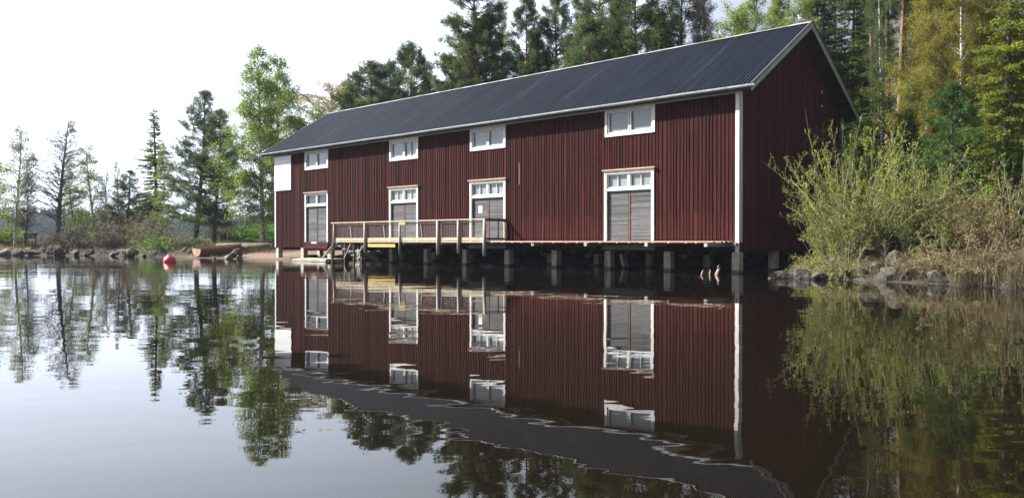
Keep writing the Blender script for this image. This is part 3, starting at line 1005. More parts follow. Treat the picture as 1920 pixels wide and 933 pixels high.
for a, b_ in zip(sorted(post_x)[:-1], sorted(post_x)[1:]):
    mb.box((a+.09, OUT-.012, 2.07), (b_-.09, OUT+.02, 2.14), rr.random())
mb.build('under_rail', M['new_wood'], bw)
mb = MB()
for a, b_ in zip(sorted(post_x)[:-1], sorted(post_x)[1:]):
    mb.box((a+.12, OUT-.01, DZ+.015), (b_-.12, OUT+.03, DZ+.165), rr.random())
    mb.box((a+.08, OUT+.002, DZ-.075), (b_-.10, OUT+.035, DZ-.008), rr.random())
mb.build('toe_board', M['new_wood'], bw)
mb = MB(); mb.box((wx(742, OUT), OUT+.0, wz(716, 463, OUT)), (wx(691, OUT), OUT+.045, wz(716, 457, OUT)))
mb.build('edge_beam', M['yellow'], bw)['label'] = 'yellow painted beam below the deck edge'
mb = MB(); mb.box((wx(763.5, OUT), OUT+.125, wz(757, 421.3, OUT)), (wx(752, OUT), OUT+.14, wz(757, 416.6, OUT)))
mb.build('sign_plate', M['yellow'], bw)['label'] = 'small blank yellow plate on the top rail'
mb = MB()       # welded mesh panels
for a, b_ in zip(sorted(post_x)[:-1], sorted(post_x)[1:]):
    a += .13; b_ -= .13
    n = max(2, int((b_-a)/.12))
    for i in range(n+1):
        x = a+(b_-a)*i/n
        mb.bar((x, OUT-.02, DZ+.17), (x, OUT-.02, 2.07), .006, .006)
    for i in range(9):
        z = DZ+.20+i*.105
        mb.bar((a, OUT-.026, z), (b_, OUT-.026, z), .008, .008)
mb.build('wire_mesh', M['wire'], bw)
mb = MB()       # return rail to the wall
Xr = x_rail-.02
mb.box((Xr-.03, .10, 2.12), (Xr+.03, OUT+.02, 2.25)).box((Xr-.03, .10, DZ+.06), (Xr+.03, OUT, DZ+.15))
mb.box((Xr-.02, .60, DZ+.1), (Xr+.03, .66, 2.12))
mb.box((Xr-.04, .045, DZ), (Xr+.04, .12, 2.25))
mb.build('return_rail', M['shaded_brown_rail'], bw)
mb = MB(); mb.box((Xr-.045, .17, DZ), (Xr+.02, .25, 2.12)); mb.build('rail_post', M['new_wood'], bw)

# ================================================================== steps and landing stage at the far end
st = house_root('steps', 'grey wooden steps leading down from the far end of the railed boardwalk to the water', 'steps')
Xs = x_far+.10
mb = MB()
for y in (.30, 1.35):
    mb.bar((Xs-2.6, y, .10), (Xs-.1, y, 1.12), .05, .2)
mb.build('stringer', M['old_beam'], st)
mb = MB()
for i in range(6):
    mb.box((Xs-2.45+i*.42, .25, .22+i*.17), (Xs-2.15+i*.42, 1.5, .26+i*.17), rr.random())
mb.build('tread', M['rail_wood'], st)
for X, y in ((Xs+.12, 1.45), (Xs-1.1, 1.45), (Xs-1.9, 1.42), (Xs-2.6, 1.4), (Xs-1.4, .3)):
    mb = MB(); mb.bar((X, y, -.8), (X, y, 1.12), .09, .09); mb.build('support_post', M['dark_timber'], st)
mb = MB(); mb.bar((Xs-1.1, 1.5, .2), (Xs-1.7, 1.5, 1.05), .07, .05); mb.bar((Xs-2.9, 1.5, .95), (Xs-2.3, 1.5, .4), .07, .05)
mb.build('brace', M['rail_wood'], st)
ls = house_root('landing_stage', 'pale low landing stage with a sloping plank beside the foot of the boardwalk', 'landing stage')
mb = MB()
xa, xb = wx(622, 1.2), wx(560, 1.2)
for j in range(8):
    mb.box((xa, .35+j*.15, .13), (xb+rr.uniform(-.05, .05), .485+j*.15, .17), rr.random())
mb.build('decking', M['new_wood'], ls)
mb = MB(); mb.box((xa, 1.56, .02), (xb+.05, 1.62, .16), .9); mb.box((xa, .28, .02), (xb, .34, .16), .4)
mb.build('side_beam', M['rail_wood'], ls)
mb = MB(); mb.bar((wx(603, 1.5), 1.45, .18), (wx(620, 1.5), 1.45, .88), .10, .05); mb.build('sloping_plank', M['rail_wood'], ls)
mb = MB(); mb.tube([(wx(588, .9), .9, -.5), (wx(588, .9), .9, .10)], .08, 8); mb.tube([(xa+.5, .9, -.5), (xa+.5, .9, .10)], .08, 8)
mb.build('pile', M['dark_timber'], ls)
# green tub and white sack on the beach below the door
bx_, by_, _ = world(wx(584, -.8), -.9)
mb = MB(); zb = float(ground(bx_, by_))
mb.tube([(0, 0, 0), (0, 0, .32), (0, 0, .33)], [.26, .34, .37], 14); mb.tube([(0, 0, .33), (0, 0, .345)], [.36, .30], 14)
o = mb.build('tub', M['green_tub'], None, smooth=False, loc=(bx_, by_, zb-.02))
tag(o, 'round green plastic tub on the sand between the far piers', 'tub')

#PART3
# ================================================================== vegetation builders
def tree_mesh_limbs(limbs, name):
    mb = MB()
    rv = []
    for pts, rad, n in limbs:
        mb.tube(pts, rad, n, .5, cap=False)
        rv.append(np.repeat(np.asarray(rad, dtype=np.float32), n))
    me_o = mb
    me = bpy.data.meshes.new(name)
    me.from_pydata([tuple(map(float, p)) for p in mb.v], [], mb.f)
    me.attributes.new('rad', 'FLOAT', 'POINT').data.foreach_set('value', np.concatenate(rv))
    me.polygons.foreach_set('use_smooth', [True]*len(me.polygons))
    me.update()
    return me

def unit(v):
    v = np.array(v, float); return v/(np.linalg.norm(v)+1e-9)

def trunk_path(rng, H, r0, wob=.12, lean=(0, 0), n=12):
    pts = []
    ph = rng.uniform(0, 6, 4)
    for i in range(n+1):
        u = i/n
        pts.append(np.array([lean[0]*u*H + wob*(math.sin(2.2*u+ph[0])-math.sin(ph[0])), lean[1]*u*H + wob*(math.sin(3.1*u+ph[1])-math.sin(ph[1])), u*H-.15*(i == 0)]))
    rad = [r0*(1.25 if i == 0 else 1)*(1-i/n)**.8+.012 for i in range(n+1)]
    return pts, rad
def at_path(pts, u):
    f = min(max(u, 0), .9999)*(len(pts)-1); i = int(f); return pts[i]*(1-(f-i))+pts[i+1]*(f-i)

def make_spruce(seed, H, RR, r0, base=.04, dens=1.0, strip=(.20, .055), droop=.35, ragged=.25):
    rng = np.random.default_rng(seed)
    tp, tr = trunk_path(rng, H, r0)
    limbs = [(tp, tr, 9)]
    C, A, L, T = [], [], [], []
    z = base*H
    while z < H*.985:
        t_ = max(0.0, (z/H-base)/(1-base))
        prof = RR*(1-t_)**.85*(.75+.25*math.sin(z*1.3+seed))
        prof *= min(1, .55+t_*5)
        for k in range(rng.integers(5, 8)):
            ln = prof*rng.uniform(1-ragged*1.6, 1+ragged)+.12
            az = rng.uniform(0, 2*math.pi)
            o = at_path(tp, z/H)
            h = np.array([math.cos(az), math.sin(az), 0])
            up = .25+.5*t_
            pts = []
            for j in range(6):
                u = j/5
                pts.append(o+h*ln*u+np.array([0, 0, ln*(up*u-(.55+droop)*u**1.5*(1-t_*.6)+.22*u**3)]))
            if ln > .5: limbs.append((pts, [.012+.012*ln, .010+.006*ln, .006, .005, .004, .003], 4))
            side = unit(np.cross(h, (0, 0, 1)))
            tn = rng.uniform(0, 1)*.6
            for j in range(max(2, int(ln/.13*dens))):
                u = rng.uniform(.12, 1)
                p = at_path(pts, u)
                for sg in (-1, 1):
                    tl = (.20+.34*ln*(1-u)**.6*.6)*rng.uniform(.7, 1.2)
                    td = unit(h*.75+side*sg*rng.uniform(.5, 1.0)+np.array([0, 0, -droop*rng.uniform(.3, 1.3)+.1]))
                    m_ = max(2, int(tl/.10))
                    q = np.arange(m_)/m_*tl
                    C.append(p+td*q[:, None]+rng.normal(size=(m_, 3))*.012)
                    A.append(td+rng.normal(size=(m_, 3))*.45+np.array([0, 0, -.25*droop])); L.append(np.full(m_, 1.0)*rng.uniform(.8, 1.2, m_)); T.append(np.clip(tn+rng.uniform(0, .4, m_)+(.25 if u > .8 else 0), 0, 1))
        z += rng.uniform(.20, .34)
    # leader
    C.append(np.array([0, 0, 0])+np.array([at_path(tp, .97+.03*i/20) for i in range(20)])); A.append(rng.normal(size=(20, 3))+np.array([0, 0, 1.5])); L.append(np.ones(20)); T.append(np.full(20, .6))
    C = np.concatenate(C); A = np.concatenate(A); L = np.concatenate(L); T = np.concatenate(T)
    V = leaf_quads(rng, C, A, L*strip[0], strip[1])
    return tree_mesh_limbs(limbs, 'trunk'), quads_mesh('crown', V, T), float(np.percentile(V[..., 2], 99.9))

def make_pine(seed, H, RR, r0, base=.45, dens=1.0, young=False, needle=(.17, .028), tuft_n=26, flat=.0, whorl=.55, dead=0):
    rng = np.random.default_rng(seed)
    tp, tr = trunk_path(rng, H, r0, .25 if not young else .05)
    limbs = [(tp, tr, 10)]
    tips, tdir, tt = [], [], []
    z = base*H
    while z < H*.985:
        t_ = max(0.0, (z/H-base)/(1-base))
        if young: prof = RR*(1-t_)**.8*min(1, .6+t_*3)
        else: prof = RR*(1-t_**2.2)**.9*min(1, .45+t_*2.2)
        for k in range(rng.integers(4, 6) if young else rng.integers(3, 6)):
            ln = prof*rng.uniform(.55, 1.2)+.15
            az = rng.uniform(0, 2*math.pi)
            o = at_path(tp, z/H)
            h = np.array([math.cos(az), math.sin(az), 0])
            rise = rng.uniform(.10, .35) + .5*t_
            pts = [o]
            d = unit(h+np.array([0, 0, rise*.6]))
            for j in range(5):
                d = unit(d+rng.normal(size=3)*.14+np.array([0, 0, .10 if young else .05])); pts.append(pts[-1]+d*ln/5)
            limbs.append((pts, [max(.01, .022*ln)*(1-j/6)+.004 for j in range(6)], 5))
            side = unit(np.cross(h, (0, 0, 1)))
            tn = rng.uniform(0, .5)
            ns = max(2, int(ln*(2.6 if not young else 3.5)*dens))
            for j in range(ns):
                u = 1 if j == 0 else rng.uniform(.30 if not young else .12, 1)
                p = at_path(pts, u)
                sl = rng.uniform(.25, .6)*(1.25-u*.5)*(min(1, ln/1.6)+.15)
                sd = unit(h*.6+side*rng.choice([-1, 1])*rng.uniform(.3, 1)+np.array([0, 0, rng.uniform(.05, .5)]))
                q = p+sd*sl
                limbs.append(([p, (p+q)/2+np.array([0, 0, -.02]), q], [.010, .007, .004], 3))
                m_ = 5 if not young else 3
                for w_ in range(m_):
                    tips.append(p+sd*sl*(.30+.70*w_/(m_-1))+rng.normal(size=3)*(.05 if young else .11)); tdir.append(sd+np.array([0, 0, .5])); tt.append(tn+rng.uniform(0, .5))
        z += whorl*rng.uniform(.7, 1.2)*(1-.3*t_)
    for k in range(dead):    # bare dead limbs below the crown
        zz = base*H*rng.uniform(.55, .98); az = rng.uniform(0, 6.28)
        o = at_path(tp, zz/H); h = np.array([math.cos(az), math.sin(az), -.1]); ln = rng.uniform(.6, 1.8)
        pts = [o]
        for j in range(4):
            h = unit(h+rng.normal(size=3)*.25); pts.append(pts[-1]+h*ln/4)
        limbs.append((pts, [.025, .018, .013, .009, .004], 4))
    for i in range(8): tips.append(at_path(tp, .96+.04*i/8)); tdir.append(np.array([0, 0, 1.])); tt.append(.5)
    tips = np.array(tips); tdir = np.array(tdir); tt = np.array(tt)
    n = len(tips)
    tdir /= np.linalg.norm(tdir, axis=1, keepdims=True)
    C = np.repeat(tips, tuft_n, 0); D = np.repeat(tdir, tuft_n, 0)
    C = C + D*rng.uniform(-.12, .12, (len(C), 1)) + rng.normal(size=C.shape)*.045
    A = D*.7+rng.normal(size=D.shape)*.75
    T = np.clip(np.repeat(tt, tuft_n)+rng.uniform(-.1, .25, len(C)), 0, 1)
    V = leaf_quads(rng, C, A, needle[0]*rng.uniform(.7, 1.2, len(C)), needle[1])
    return tree_mesh_limbs(limbs, 'trunk'), quads_mesh('crown', V, T), float(np.percentile(V[..., 2], 99.9))

def make_broad(seed, H, RR, r0, base=.2, nb=60, sub=6, leaves=26, leaf=(.07, .055), droop=.3, up=.9, stems=1, shape=1.0, spread=.10, lean=(0, 0), hang=.0, limb_n=5, thick=1.0):
    """birch, alder and the like: limbs, twigs and loose leaves along them"""
    rng = np.random.default_rng(seed)
    limbs, C, A, T = [], [], [], []
    for s in range(stems):
        l = (lean[0]+(rng.uniform(-.1, .1) if stems > 1 else 0), lean[1]+(rng.uniform(-.1, .1) if stems > 1 else 0))
        Hs = H*(1 if s == 0 else rng.uniform(.7, .95))
        tp, tr = trunk_path(rng, Hs, r0*(1 if s == 0 else .75), .22, l)
        if s:
            off = rng.normal(size=3)*.35; off[2] = 0
            tp = [p+off for p in tp]
        limbs.append((tp, tr, 9))
        for k in range(int(nb/stems)):
            t_ = (k+rng.uniform(0, 1))/(nb/stems)
            z = base+(1-base)*.985*t_
            prof = RR*max(.10, (1-t_)**.75*min(1, .5+2.2*t_))
            if shape == 'round': prof = RR*math.sqrt(max(.04, 1-(1.75*t_-.8)**2))
            ln = prof*rng.uniform(.6, 1.2)+.2
            az = rng.uniform(0, 2*math.pi)
            o = at_path(tp, z)
            h = np.array([math.cos(az), math.sin(az), 0])
            d = unit(h+np.array([0, 0, up*rng.uniform(.6, 1.3)]))
            pts = [o]
            for j in range(6):
                d = unit(d+rng.normal(size=3)*.12+np.array([0, 0, -droop*j/6])); pts.append(pts[-1]+d*ln*1.15/6)
            limbs.append((pts, [thick*(.007+.013*ln)*(1-j/6.5) for j in range(7)], limb_n))
            tn = rng.uniform(0, .6)
            for j in range(sub):
                u = rng.uniform(.18, 1)
                p = at_path(pts, u)
                sd = unit((pts[-1]-pts[0])/ln+rng.normal(size=3)*.55)
                sl = (.25+.45*ln*(1.1-u)*.7)*rng.uniform(.6, 1.2)
                q = [p]
                for w_ in range(4):
                    sd = unit(sd+rng.normal(size=3)*.18+np.array([0, 0, -hang])); q.append(q[-1]+sd*sl/4)
                limbs.append((q, [.007*thick, .006*thick, .005*thick, .004*thick, .002], 3))
                m_ = max(2, int(leaves*min(1, max(.30, ln/(.55*RR)))))
                uu = rng.uniform(.1, 1.05, m_)
                pp = np.array([at_path(q, x) for x in uu])
                C.append(pp+rng.normal(size=(m_, 3))*spread); A.append(rng.normal(size=(m_, 3))+sd*.6+np.array([0, 0, -.5*droop-hang])); T.append(np.clip(tn+rng.uniform(0, .5, m_), 0, 1))
    C = np.concatenate(C); A = np.concatenate(A); T = np.concatenate(T)
    V = leaf_quads(rng, C, A, leaf[0]*rng.uniform(.6, 1.25, len(C)), leaf[1]*rng.uniform(.7, 1.2, len(C)))
    return tree_mesh_limbs(limbs, 'trunk'), quads_mesh('crown', V, T), float(np.percentile(V[..., 2], 99.9))

def make_shrub(seed, H, RR, stems=30, shoots=9, leaves=14, leaf=(.055, .022), up=1.3, arch=.35, spread=.03, r=.014):
    rng = np.random.default_rng(seed)
    limbs, C, A, T = [], [], [], []
    for s in range(stems):
        az = rng.uniform(0, 2*math.pi); tilt = rng.uniform(0, 1)**.7
        h = np.array([math.cos(az), math.sin(az), 0])
        d = unit(h*tilt*RR/H*1.5+np.array([0, 0, up]))
        ln = H*rng.uniform(.55, 1.05)*(1-.1*tilt)
        o = h*rng.uniform(0, .25)*RR+np.array([0, 0, -.1])
        pts = [o]
        for j in range(7):
            d = unit(d+rng.normal(size=3)*.09+h*arch*.18*tilt+np.array([0, 0, -arch*.10*j*tilt])); pts.append(pts[-1]+d*ln/7)
        limbs.append((pts, [r*(1-j/8.2) for j in range(8)], 4))
        tn = rng.uniform(0, .5)
        for j in range(shoots):
            u = rng.uniform(.22, 1)
            p = at_path(pts, u)
            sd = unit(d*.5+rng.normal(size=3)*.7+np.array([0, 0, .5]))
            sl = rng.uniform(.2, .55)*H*.22*(1.3-u*.6)
            q = [p, p+sd*sl*.5+rng.normal(size=3)*.02, p+sd*sl+np.array([0, 0, .05*sl])]
            limbs.append((q, [.006, .004, .002], 3))
            uu = rng.uniform(.1, 1.05, leaves)
            pp = np.array([at_path(q, x) for x in uu])
            C.append(pp+rng.normal(size=(leaves, 3))*spread); A.append(rng.normal(size=(leaves, 3))*.7+sd+np.array([0, 0, .3])); T.append(np.clip(tn+rng.uniform(0, .5, leaves), 0, 1))
    C = np.concatenate(C); A = np.concatenate(A); T = np.concatenate(T)
    V = leaf_quads(rng, C, A, leaf[0]*rng.uniform(.6, 1.3, len(C)), leaf[1]*rng.uniform(.7, 1.2, len(C)))
    return tree_mesh_limbs(limbs, 'stems'), quads_mesh('foliage', V, T), float(np.percentile(V[..., 2], 99.5))

PR = {}
PR['spruce'] = make_spruce(1, 18, 2.7, .20, dens=1.9)
PR['spruce2'] = make_spruce(2, 15, 2.9, .19, dens=1.9, droop=.5, ragged=.35)
PR['spruce3'] = make_spruce(21, 12, 2.1, .13, dens=2.0, droop=.25, ragged=.3, strip=(.18, .05))
PR['pine_tall'] = make_pine(3, 20, 3.3, .22, base=.34, dens=1.9, dead=8, whorl=.42, tuft_n=17)
PR['pine_tall2'] = make_pine(4, 19, 2.6, .20, base=.30, dens=2.0, dead=6, whorl=.40, tuft_n=17)
PR['pine_high'] = make_pine(17, 24, 2.8, .24, base=.62, dens=1.6, dead=14)
PR['pine_mid'] = make_pine(5, 12, 2.4, .16, base=.15, dens=2.1, whorl=.36, tuft_n=17)
PR['pine_mid2'] = make_pine(15, 11, 2.1, .15, base=.10, dens=2.2, whorl=.35, tuft_n=17)
PR['pine_shore'] = make_pine(6, 12.5, 2.3, .17, base=.12, dens=1.6, whorl=.38, dead=8, tuft_n=15)
PR['pine_young'] = make_pine(7, 6.5, 1.45, .07, base=.12, young=True, dens=.85, needle=(.16, .022), tuft_n=30, whorl=.40)
PR['birch'] = make_broad(8, 16, 4.2, .17, base=.10, nb=170, sub=15, leaves=22, leaf=(.11, .085), droop=.45, up=.65, hang=.25, spread=.17)
PR['birch_slim'] = make_broad(9, 11, 2.0, .09, base=.16, nb=95, sub=10, leaves=13, leaf=(.10, .075), droop=.25, up=.7, hang=.08, spread=.15)
PR['birch_tall'] = make_broad(10, 20, 2.2, .15, base=.35, nb=120, sub=10, leaves=36, leaf=(.075, .06), droop=.25, up=1.1, hang=.05, spread=.12)
PR['weeping'] = make_broad(11, 13, 3.6, .17, base=.30, nb=95, sub=14, leaves=34, leaf=(.10, .06), droop=.35, up=.8, hang=.30, spread=.12, thick=1.3, shape='round')
PR['alder'] = make_broad(12, 12, 2.8, .15, base=.14, nb=120, sub=20, leaves=8, leaf=(.07, .045), droop=.05, up=.7, spread=.06, thick=1.25)
PR['catkin'] = make_broad(13, 13, 3.0, .10, base=.10, nb=180, sub=13, leaves=38, leaf=(.09, .034), droop=.15, up=.9, hang=.10, spread=.09, thick=.8)
PR['catkin2'] = make_broad(23, 10, 2.4, .08, base=.08, nb=150, sub=13, leaves=36, leaf=(.08, .036), droop=.15, up=.9, hang=.05, spread=.09, thick=.8)
PR['willow'] = make_shrub(14, 3.9, 2.2, stems=48, shoots=14, leaves=7, leaf=(.085, .036), spread=.025, r=.016)
PR['willow2'] = make_shrub(24, 3.0, 1.6, stems=42, shoots=12, leaves=6, leaf=(.08, .036), spread=.025)
PR['bush'] = make_shrub(16, 2.0, 1.3, stems=60, shoots=13, leaves=14, leaf=(.06, .04), arch=.5)
PR['sapling'] = make_shrub(18, 2.6, .5, stems=5, shoots=14, leaves=9, leaf=(.055, .025), r=.012)
PR['tangle'] = make_shrub(19, 1.1, .9, stems=60, shoots=9, leaves=4, leaf=(.05, .02), arch=.9, r=.008)

used = {}
def plant(kind, name, px, depth, h, crown_mat, bark_mat, label, cat, group=None, rz=None, lean=(0, 0), wide=1.0, sink=.05):
    tm, cm, H0 = PR[kind]
    x = (px-960)/F*depth
    z = float(ground(x, depth))
    root = bpy.data.objects.new(name, None); COL.objects.link(root)
    root.location = (x, depth, max(z, .02)-sink)
    s = h/H0
    root.scale = (s*wide, s*wide, s)
    rg = random.Random(int(px*7+depth*13))
    root.rotation_euler = (lean[0], lean[1], rg.uniform(0, 6.28) if rz is None else rz)
    tag(root, label, cat, group)
    woody = 'stems' if tm.name.startswith('stems') else 'trunk'
    for nm, me_, mt in ((woody, tm, bark_mat), ('crown' if woody == 'trunk' else 'foliage', cm, crown_mat)):
        if not me_.materials: me_.materials.append(mt)
        o = bpy.data.objects.new(nm, me_); COL.objects.link(o); o.parent = root
        o.material_slots[0].link = 'OBJECT'; o.material_slots[0].material = mt
    return root
def top_h(py, depth, px=0):
    """height of something whose top shows at row py"""
    x = (px-960)/F*depth
    return EYE-(py-HZ)/F*depth - max(float(ground(x, depth)), 0)

#TREES
def T_(kind, px, depth, ytop, crown, bark, label, cat='tree', name=None, group=None, **kw):
    nm = name or {'spruce': 'spruce_tree', 'pine': 'pine_tree', 'birch': 'birch_tree', 'weeping': 'birch_tree', 'alder': 'alder_tree', 'catkin': 'alder_tree'}.get(kind.split('_')[0].rstrip('23'), 'shrub')
    return plant(kind, nm, px, depth, top_h(ytop, depth, px), M[crown], M[bark], label, cat, group, **kw)

G1 = 'trees on the point across the water'
T_('birch_slim', 28, 69, 232, 'birch_pale', 'birch_bark', 'slender pale green birch at the left edge of the point', group=G1, wide=1.2)
T_('birch_slim', -12, 71, 240, 'birch_pale', 'birch_bark', 'birch half out of the picture beyond the leftmost rocks', group=G1, wide=1.2)
T_('alder', 49, 70, 312, 'bare', 'bark_grey', 'thin leafless tree rising through the slatted rack', group=G1, wide=.75)
T_('alder', 108, 70, 224, 'bare', 'bark_grey', 'tall leafless grey-brown alder right of the slatted rack', group=G1, lean=(0, -.05), wide=1.35)
T_('birch_slim', 142, 72, 300, 'birch', 'bark_grey', 'leaning young birch with bright leaves beside the leafless alder', group=G1, lean=(0, .12))
T_('birch_slim', 178, 73, 270, 'birch', 'birch_bark', 'bright green slim birch, taller of the pair right of the alder', group=G1, wide=1.45)
T_('alder', 200, 72, 322, 'bare', 'bark_grey', 'small grey bare tree between the slim birches and the low pine', group=G1, wide=.7)
T_('pine_shore', 236, 71, 318, 'pine', 'bark_dark', 'low dark pine with wide flat boughs on the point', group=G1, wide=1.45)
T_('alder', 224, 76, 300, 'bare', 'bark_grey', 'bare grey tree standing up behind the low wide pine', group=G1, wide=.7)
T_('spruce2', 294, 70, 208, 'spruce_lit', 'bark_dark', 'pointed spruce with a light green front left of the two shore pines', group=G1, wide=1.2)
T_('birch_slim', 307, 67, 262, 'birch', 'bark_grey', 'light green young birch in front of the pointed spruce', group=G1, wide=.75)
T_('pine_shore', 366, 66, 168, 'pine', 'bark_dark', 'taller of two dark pines above the orange rowing boat', group=G1, lean=(0, -.03), wide=1.15)
T_('pine_shore', 400, 64.5, 204, 'pine', 'bark_dark', 'shorter thick-set dark pine above the grey shore boulder', group=G1, rz=2.2, wide=1.25)
T_('alder', 428, 72, 330, 'bare', 'bark_grey', 'bare tree between the dark pines and the big light green birch', group=G1, wide=.7)
T_('birch', 492, 63, 84, 'birch', 'birch_bark', 'tallest airy light green birch left of the boathouse', group=G1, wide=.98)
T_('birch', 530, 68, 104, 'birch', 'birch_bark', 'broad light green birch rising behind the far corner of the roof', group=G1, rz=1.3, wide=1.05)
T_('birch_slim', 588, 82, 190, 'birch', 'birch_bark', 'small green birch showing just above the far eave', group=G1)

G2 = 'trees behind the boathouse roof'
T_('weeping', 622, 88, 144, 'weeping', 'birch_bark', 'round buff-coloured weeping birch above the far end of the ridge', group=G2, wide=1.35)
T_('pine_mid', 700, 74, 120, 'pine', 'pine_bark', 'broad low pine next to the buff birch behind the roof', group=G2, wide=1.2)
T_('pine_mid2', 724, 80, 118, 'pine', 'pine_bark', 'pine filling the dip between the broad pine and the pointed one', group=G2, wide=.9)
T_('pine_mid', 776, 72, 76, 'pine', 'pine_bark', 'pointed pine with a gap below its crown above the roof ridge', group=G2, rz=1.0, wide=.95)
T_('pine_tall', 884, 60, -52, 'pine', 'pine_bark', 'tall spreading pine, first one cut off by the picture top', group=G2, rz=.4, wide=1.05)
T_('birch_tall', 945, 70, -20, 'birch_pale', 'birch_bark', 'hanging pale birch top beside the tall spreading pine', group=G2, wide=.6)
T_('pine_mid2', 858, 63, 112, 'pine', 'pine_bark', 'dark low pine at the foot of the tall spreading pine', group=G2, wide=1.1)
T_('pine_mid', 930, 60, 40, 'pine', 'pine_bark', 'dense dark pine against the right of the tall spreading pine', group=G2, rz=2.5, wide=1.05)
T_('pine_tall2', 995, 57, -8, 'pine', 'pine_bark', 'narrow dark pine with orange stem, left of a pair', group=G2, wide=.85)
T_('pine_tall2', 1042, 58, -42, 'pine', 'pine_bark', 'narrow dark pine with orange stem, right of a pair', group=G2, rz=2.0, wide=.8)
T_('pine_mid2', 1018, 62, 90, 'pine', 'pine_bark', 'low dark pine filling between the narrow pair', group=G2, wide=.9)
T_('pine_tall', 1128, 54, -70, 'pine', 'pine_bark', 'pine with twisted pale limbs above the middle of the roof', group=G2, rz=3.3, wide=.95)
T_('pine_tall2', 1182, 51, -110, 'pine', 'pine_bark', 'pine with a bright orange stem behind a small spruce', group=G2, rz=1.1, wide=.9)
T_('spruce3', 1176, 49, 40, 'spruce', 'bark_dark', 'small spruce in front of the orange pine stem', group=G2, wide=.95)
T_('pine_mid2', 1100, 50, 44, 'pine', 'pine_bark', 'bushy green pine touching the ridge left of the small spruce', group=G2, wide=1.15)
T_('spruce3', 1240, 48, 16, 'spruce', 'bark_dark', 'dark pointed spruce left of the pale leafless stems', group=G2, wide=.9)
T_('pine_shore', 1262, 52, -30, 'pine', 'bark_dark', 'thin open pine behind the dark pointed spruce', group=G2)
T_('birch_tall', 1318, 50, -120, 'bare', 'birch_bark', 'pale leafless birch stems rising over the near end of the roof', group=G2, wide=.6)
T_('birch_tall', 1306, 53, -70, 'bare', 'birch_bark', 'thinner leafless birch left of the pale stems', group=G2, wide=.5)
T_('catkin2', 1362, 47, 8, 'birch', 'bark_grey', 'bright green bushy tree behind the farther gull', group=G2, wide=1.0)
T_('birch_tall', 1405, 49, -90, 'birch', 'birch_bark', 'bright green birch above the roof between the two gulls', group=G2, wide=.85)
T_('birch_tall', 1452, 46, -80, 'birch', 'birch_bark', 'bright green birch with a pale stem left of the gable peak', group=G2, wide=.8, rz=1.0)
T_('catkin2', 1490, 44, -20, 'birch', 'bark_grey', 'leafy green tree directly behind the gable peak', group=G2)

G3 = 'forest trees on the right bank'
T_('spruce', 1538, 44, -110, 'spruce', 'bark_dark', 'dark spruce rising just right of the gable peak', group=G3, wide=.9)
T_('birch_tall', 1530, 47, -160, 'bare', 'birch_bark', 'bare pale stem seen above the gable peak', group=G3, wide=.5)
T_('spruce2', 1590, 43, -60, 'spruce', 'bark_dark', 'dark drooping spruce behind the sloping barge board', group=G3)
T_('spruce', 1640, 50, -140, 'spruce', 'bark_dark', 'dark spruce deeper in the wood left of the birch trunk', group=G3, wide=.8)
T_('birch_tall', 1656, 40, -180, 'pine', 'birch_bark', 'patchy black and white birch trunk beside a leaning pine', group=G3, wide=.5, lean=(0, .01))
T_('pine_high', 1668, 41, -240, 'pine', 'pine_bark', 'leaning brown pine trunk directly right of the patchy birch trunk', group=G3, lean=(0, -.03))
T_('pine_high', 1686, 38, -260, 'pine', 'pine_bark', 'straight thick orange pine trunk right of the gable', group=G3, rz=1.0)
T_('pine_high', 1699, 42, -200, 'pine', 'pine_bark', 'thinner orange pine trunk half hidden behind the thick one', group=G3, rz=2.0, wide=.8)
T_('pine_high', 1636, 47, -200, 'pine', 'pine_bark', 'reddish pine trunk in the shade beyond the rear eave', group=G3, rz=4.0, wide=.8)
T_('catkin', 1738, 36, -60, 'catkin', 'bark_grey', 'ochre alder hung with catkins between orange pines and white birch', group=G3, wide=.95)
T_('catkin2', 1700, 34, 150, 'spruce_lit', 'bark_grey', 'olive green small tree below the orange pine trunks', group=G3, wide=.7)
T_('catkin', 1775, 39, -110, 'catkin', 'bark_grey', 'tall ochre alder behind the white birch trunk', group=G3, rz=2.0)
T_('catkin2', 1765, 34, 20, 'catkin', 'bark_grey', 'ochre young alder directly left of the white birch trunk', group=G3, wide=.9, rz=1.0)
T_('catkin', 1832, 36, -40, 'catkin', 'bark_grey', 'ochre alder directly right of the white birch trunk', group=G3, wide=.8, rz=4.0)
T_('birch_tall', 1798, 33, -260, 'catkin', 'birch_bark', 'straight white birch trunk above the young pine', group=G3, wide=.6)
T_('birch_slim', 1729, 31, 168, 'catkin', 'birch_bark', 'short thin white birch left of the young pine', group=G3, wide=.6)
T_('pine_young', 1789, 28.5, 152, 'young_pine', 'bark_dark', 'young blue-green pine standing behind the mossy boulders', group=G3, wide=1.2)
T_('spruce2', 1880, 31, -120, 'spruce_lit', 'bark_dark', 'tall yellow-green spruce at the right edge', group=G3, wide=1.05)
T_('spruce', 1935, 33, -160, 'spruce_lit', 'bark_dark', 'yellow-green spruce cut by the right edge', group=G3)
T_('spruce2', 1835, 38, -140, 'spruce_lit', 'bark_dark', 'spruce between the white birch and the right edge', group=G3, rz=2.0)
T_('spruce3', 1650, 38, 150, 'spruce', 'bark_dark', 'low dark spruce right of the rear eave', group=G3, wide=1.2)
T_('spruce3', 1610, 40, 190, 'spruce', 'bark_dark', 'dark undergrowth spruce below the rear eave corner', group=G3, wide=1.3)
T_('spruce3', 1700, 32, 205, 'spruce', 'bark_dark', 'small dark spruce left of the short white birch', group=G3, wide=1.1)
T_('spruce3', 1850, 30, 180, 'spruce_lit', 'bark_dark', 'small yellow-green spruce right of the young pine', group=G3, wide=1.1)
k_ = 0
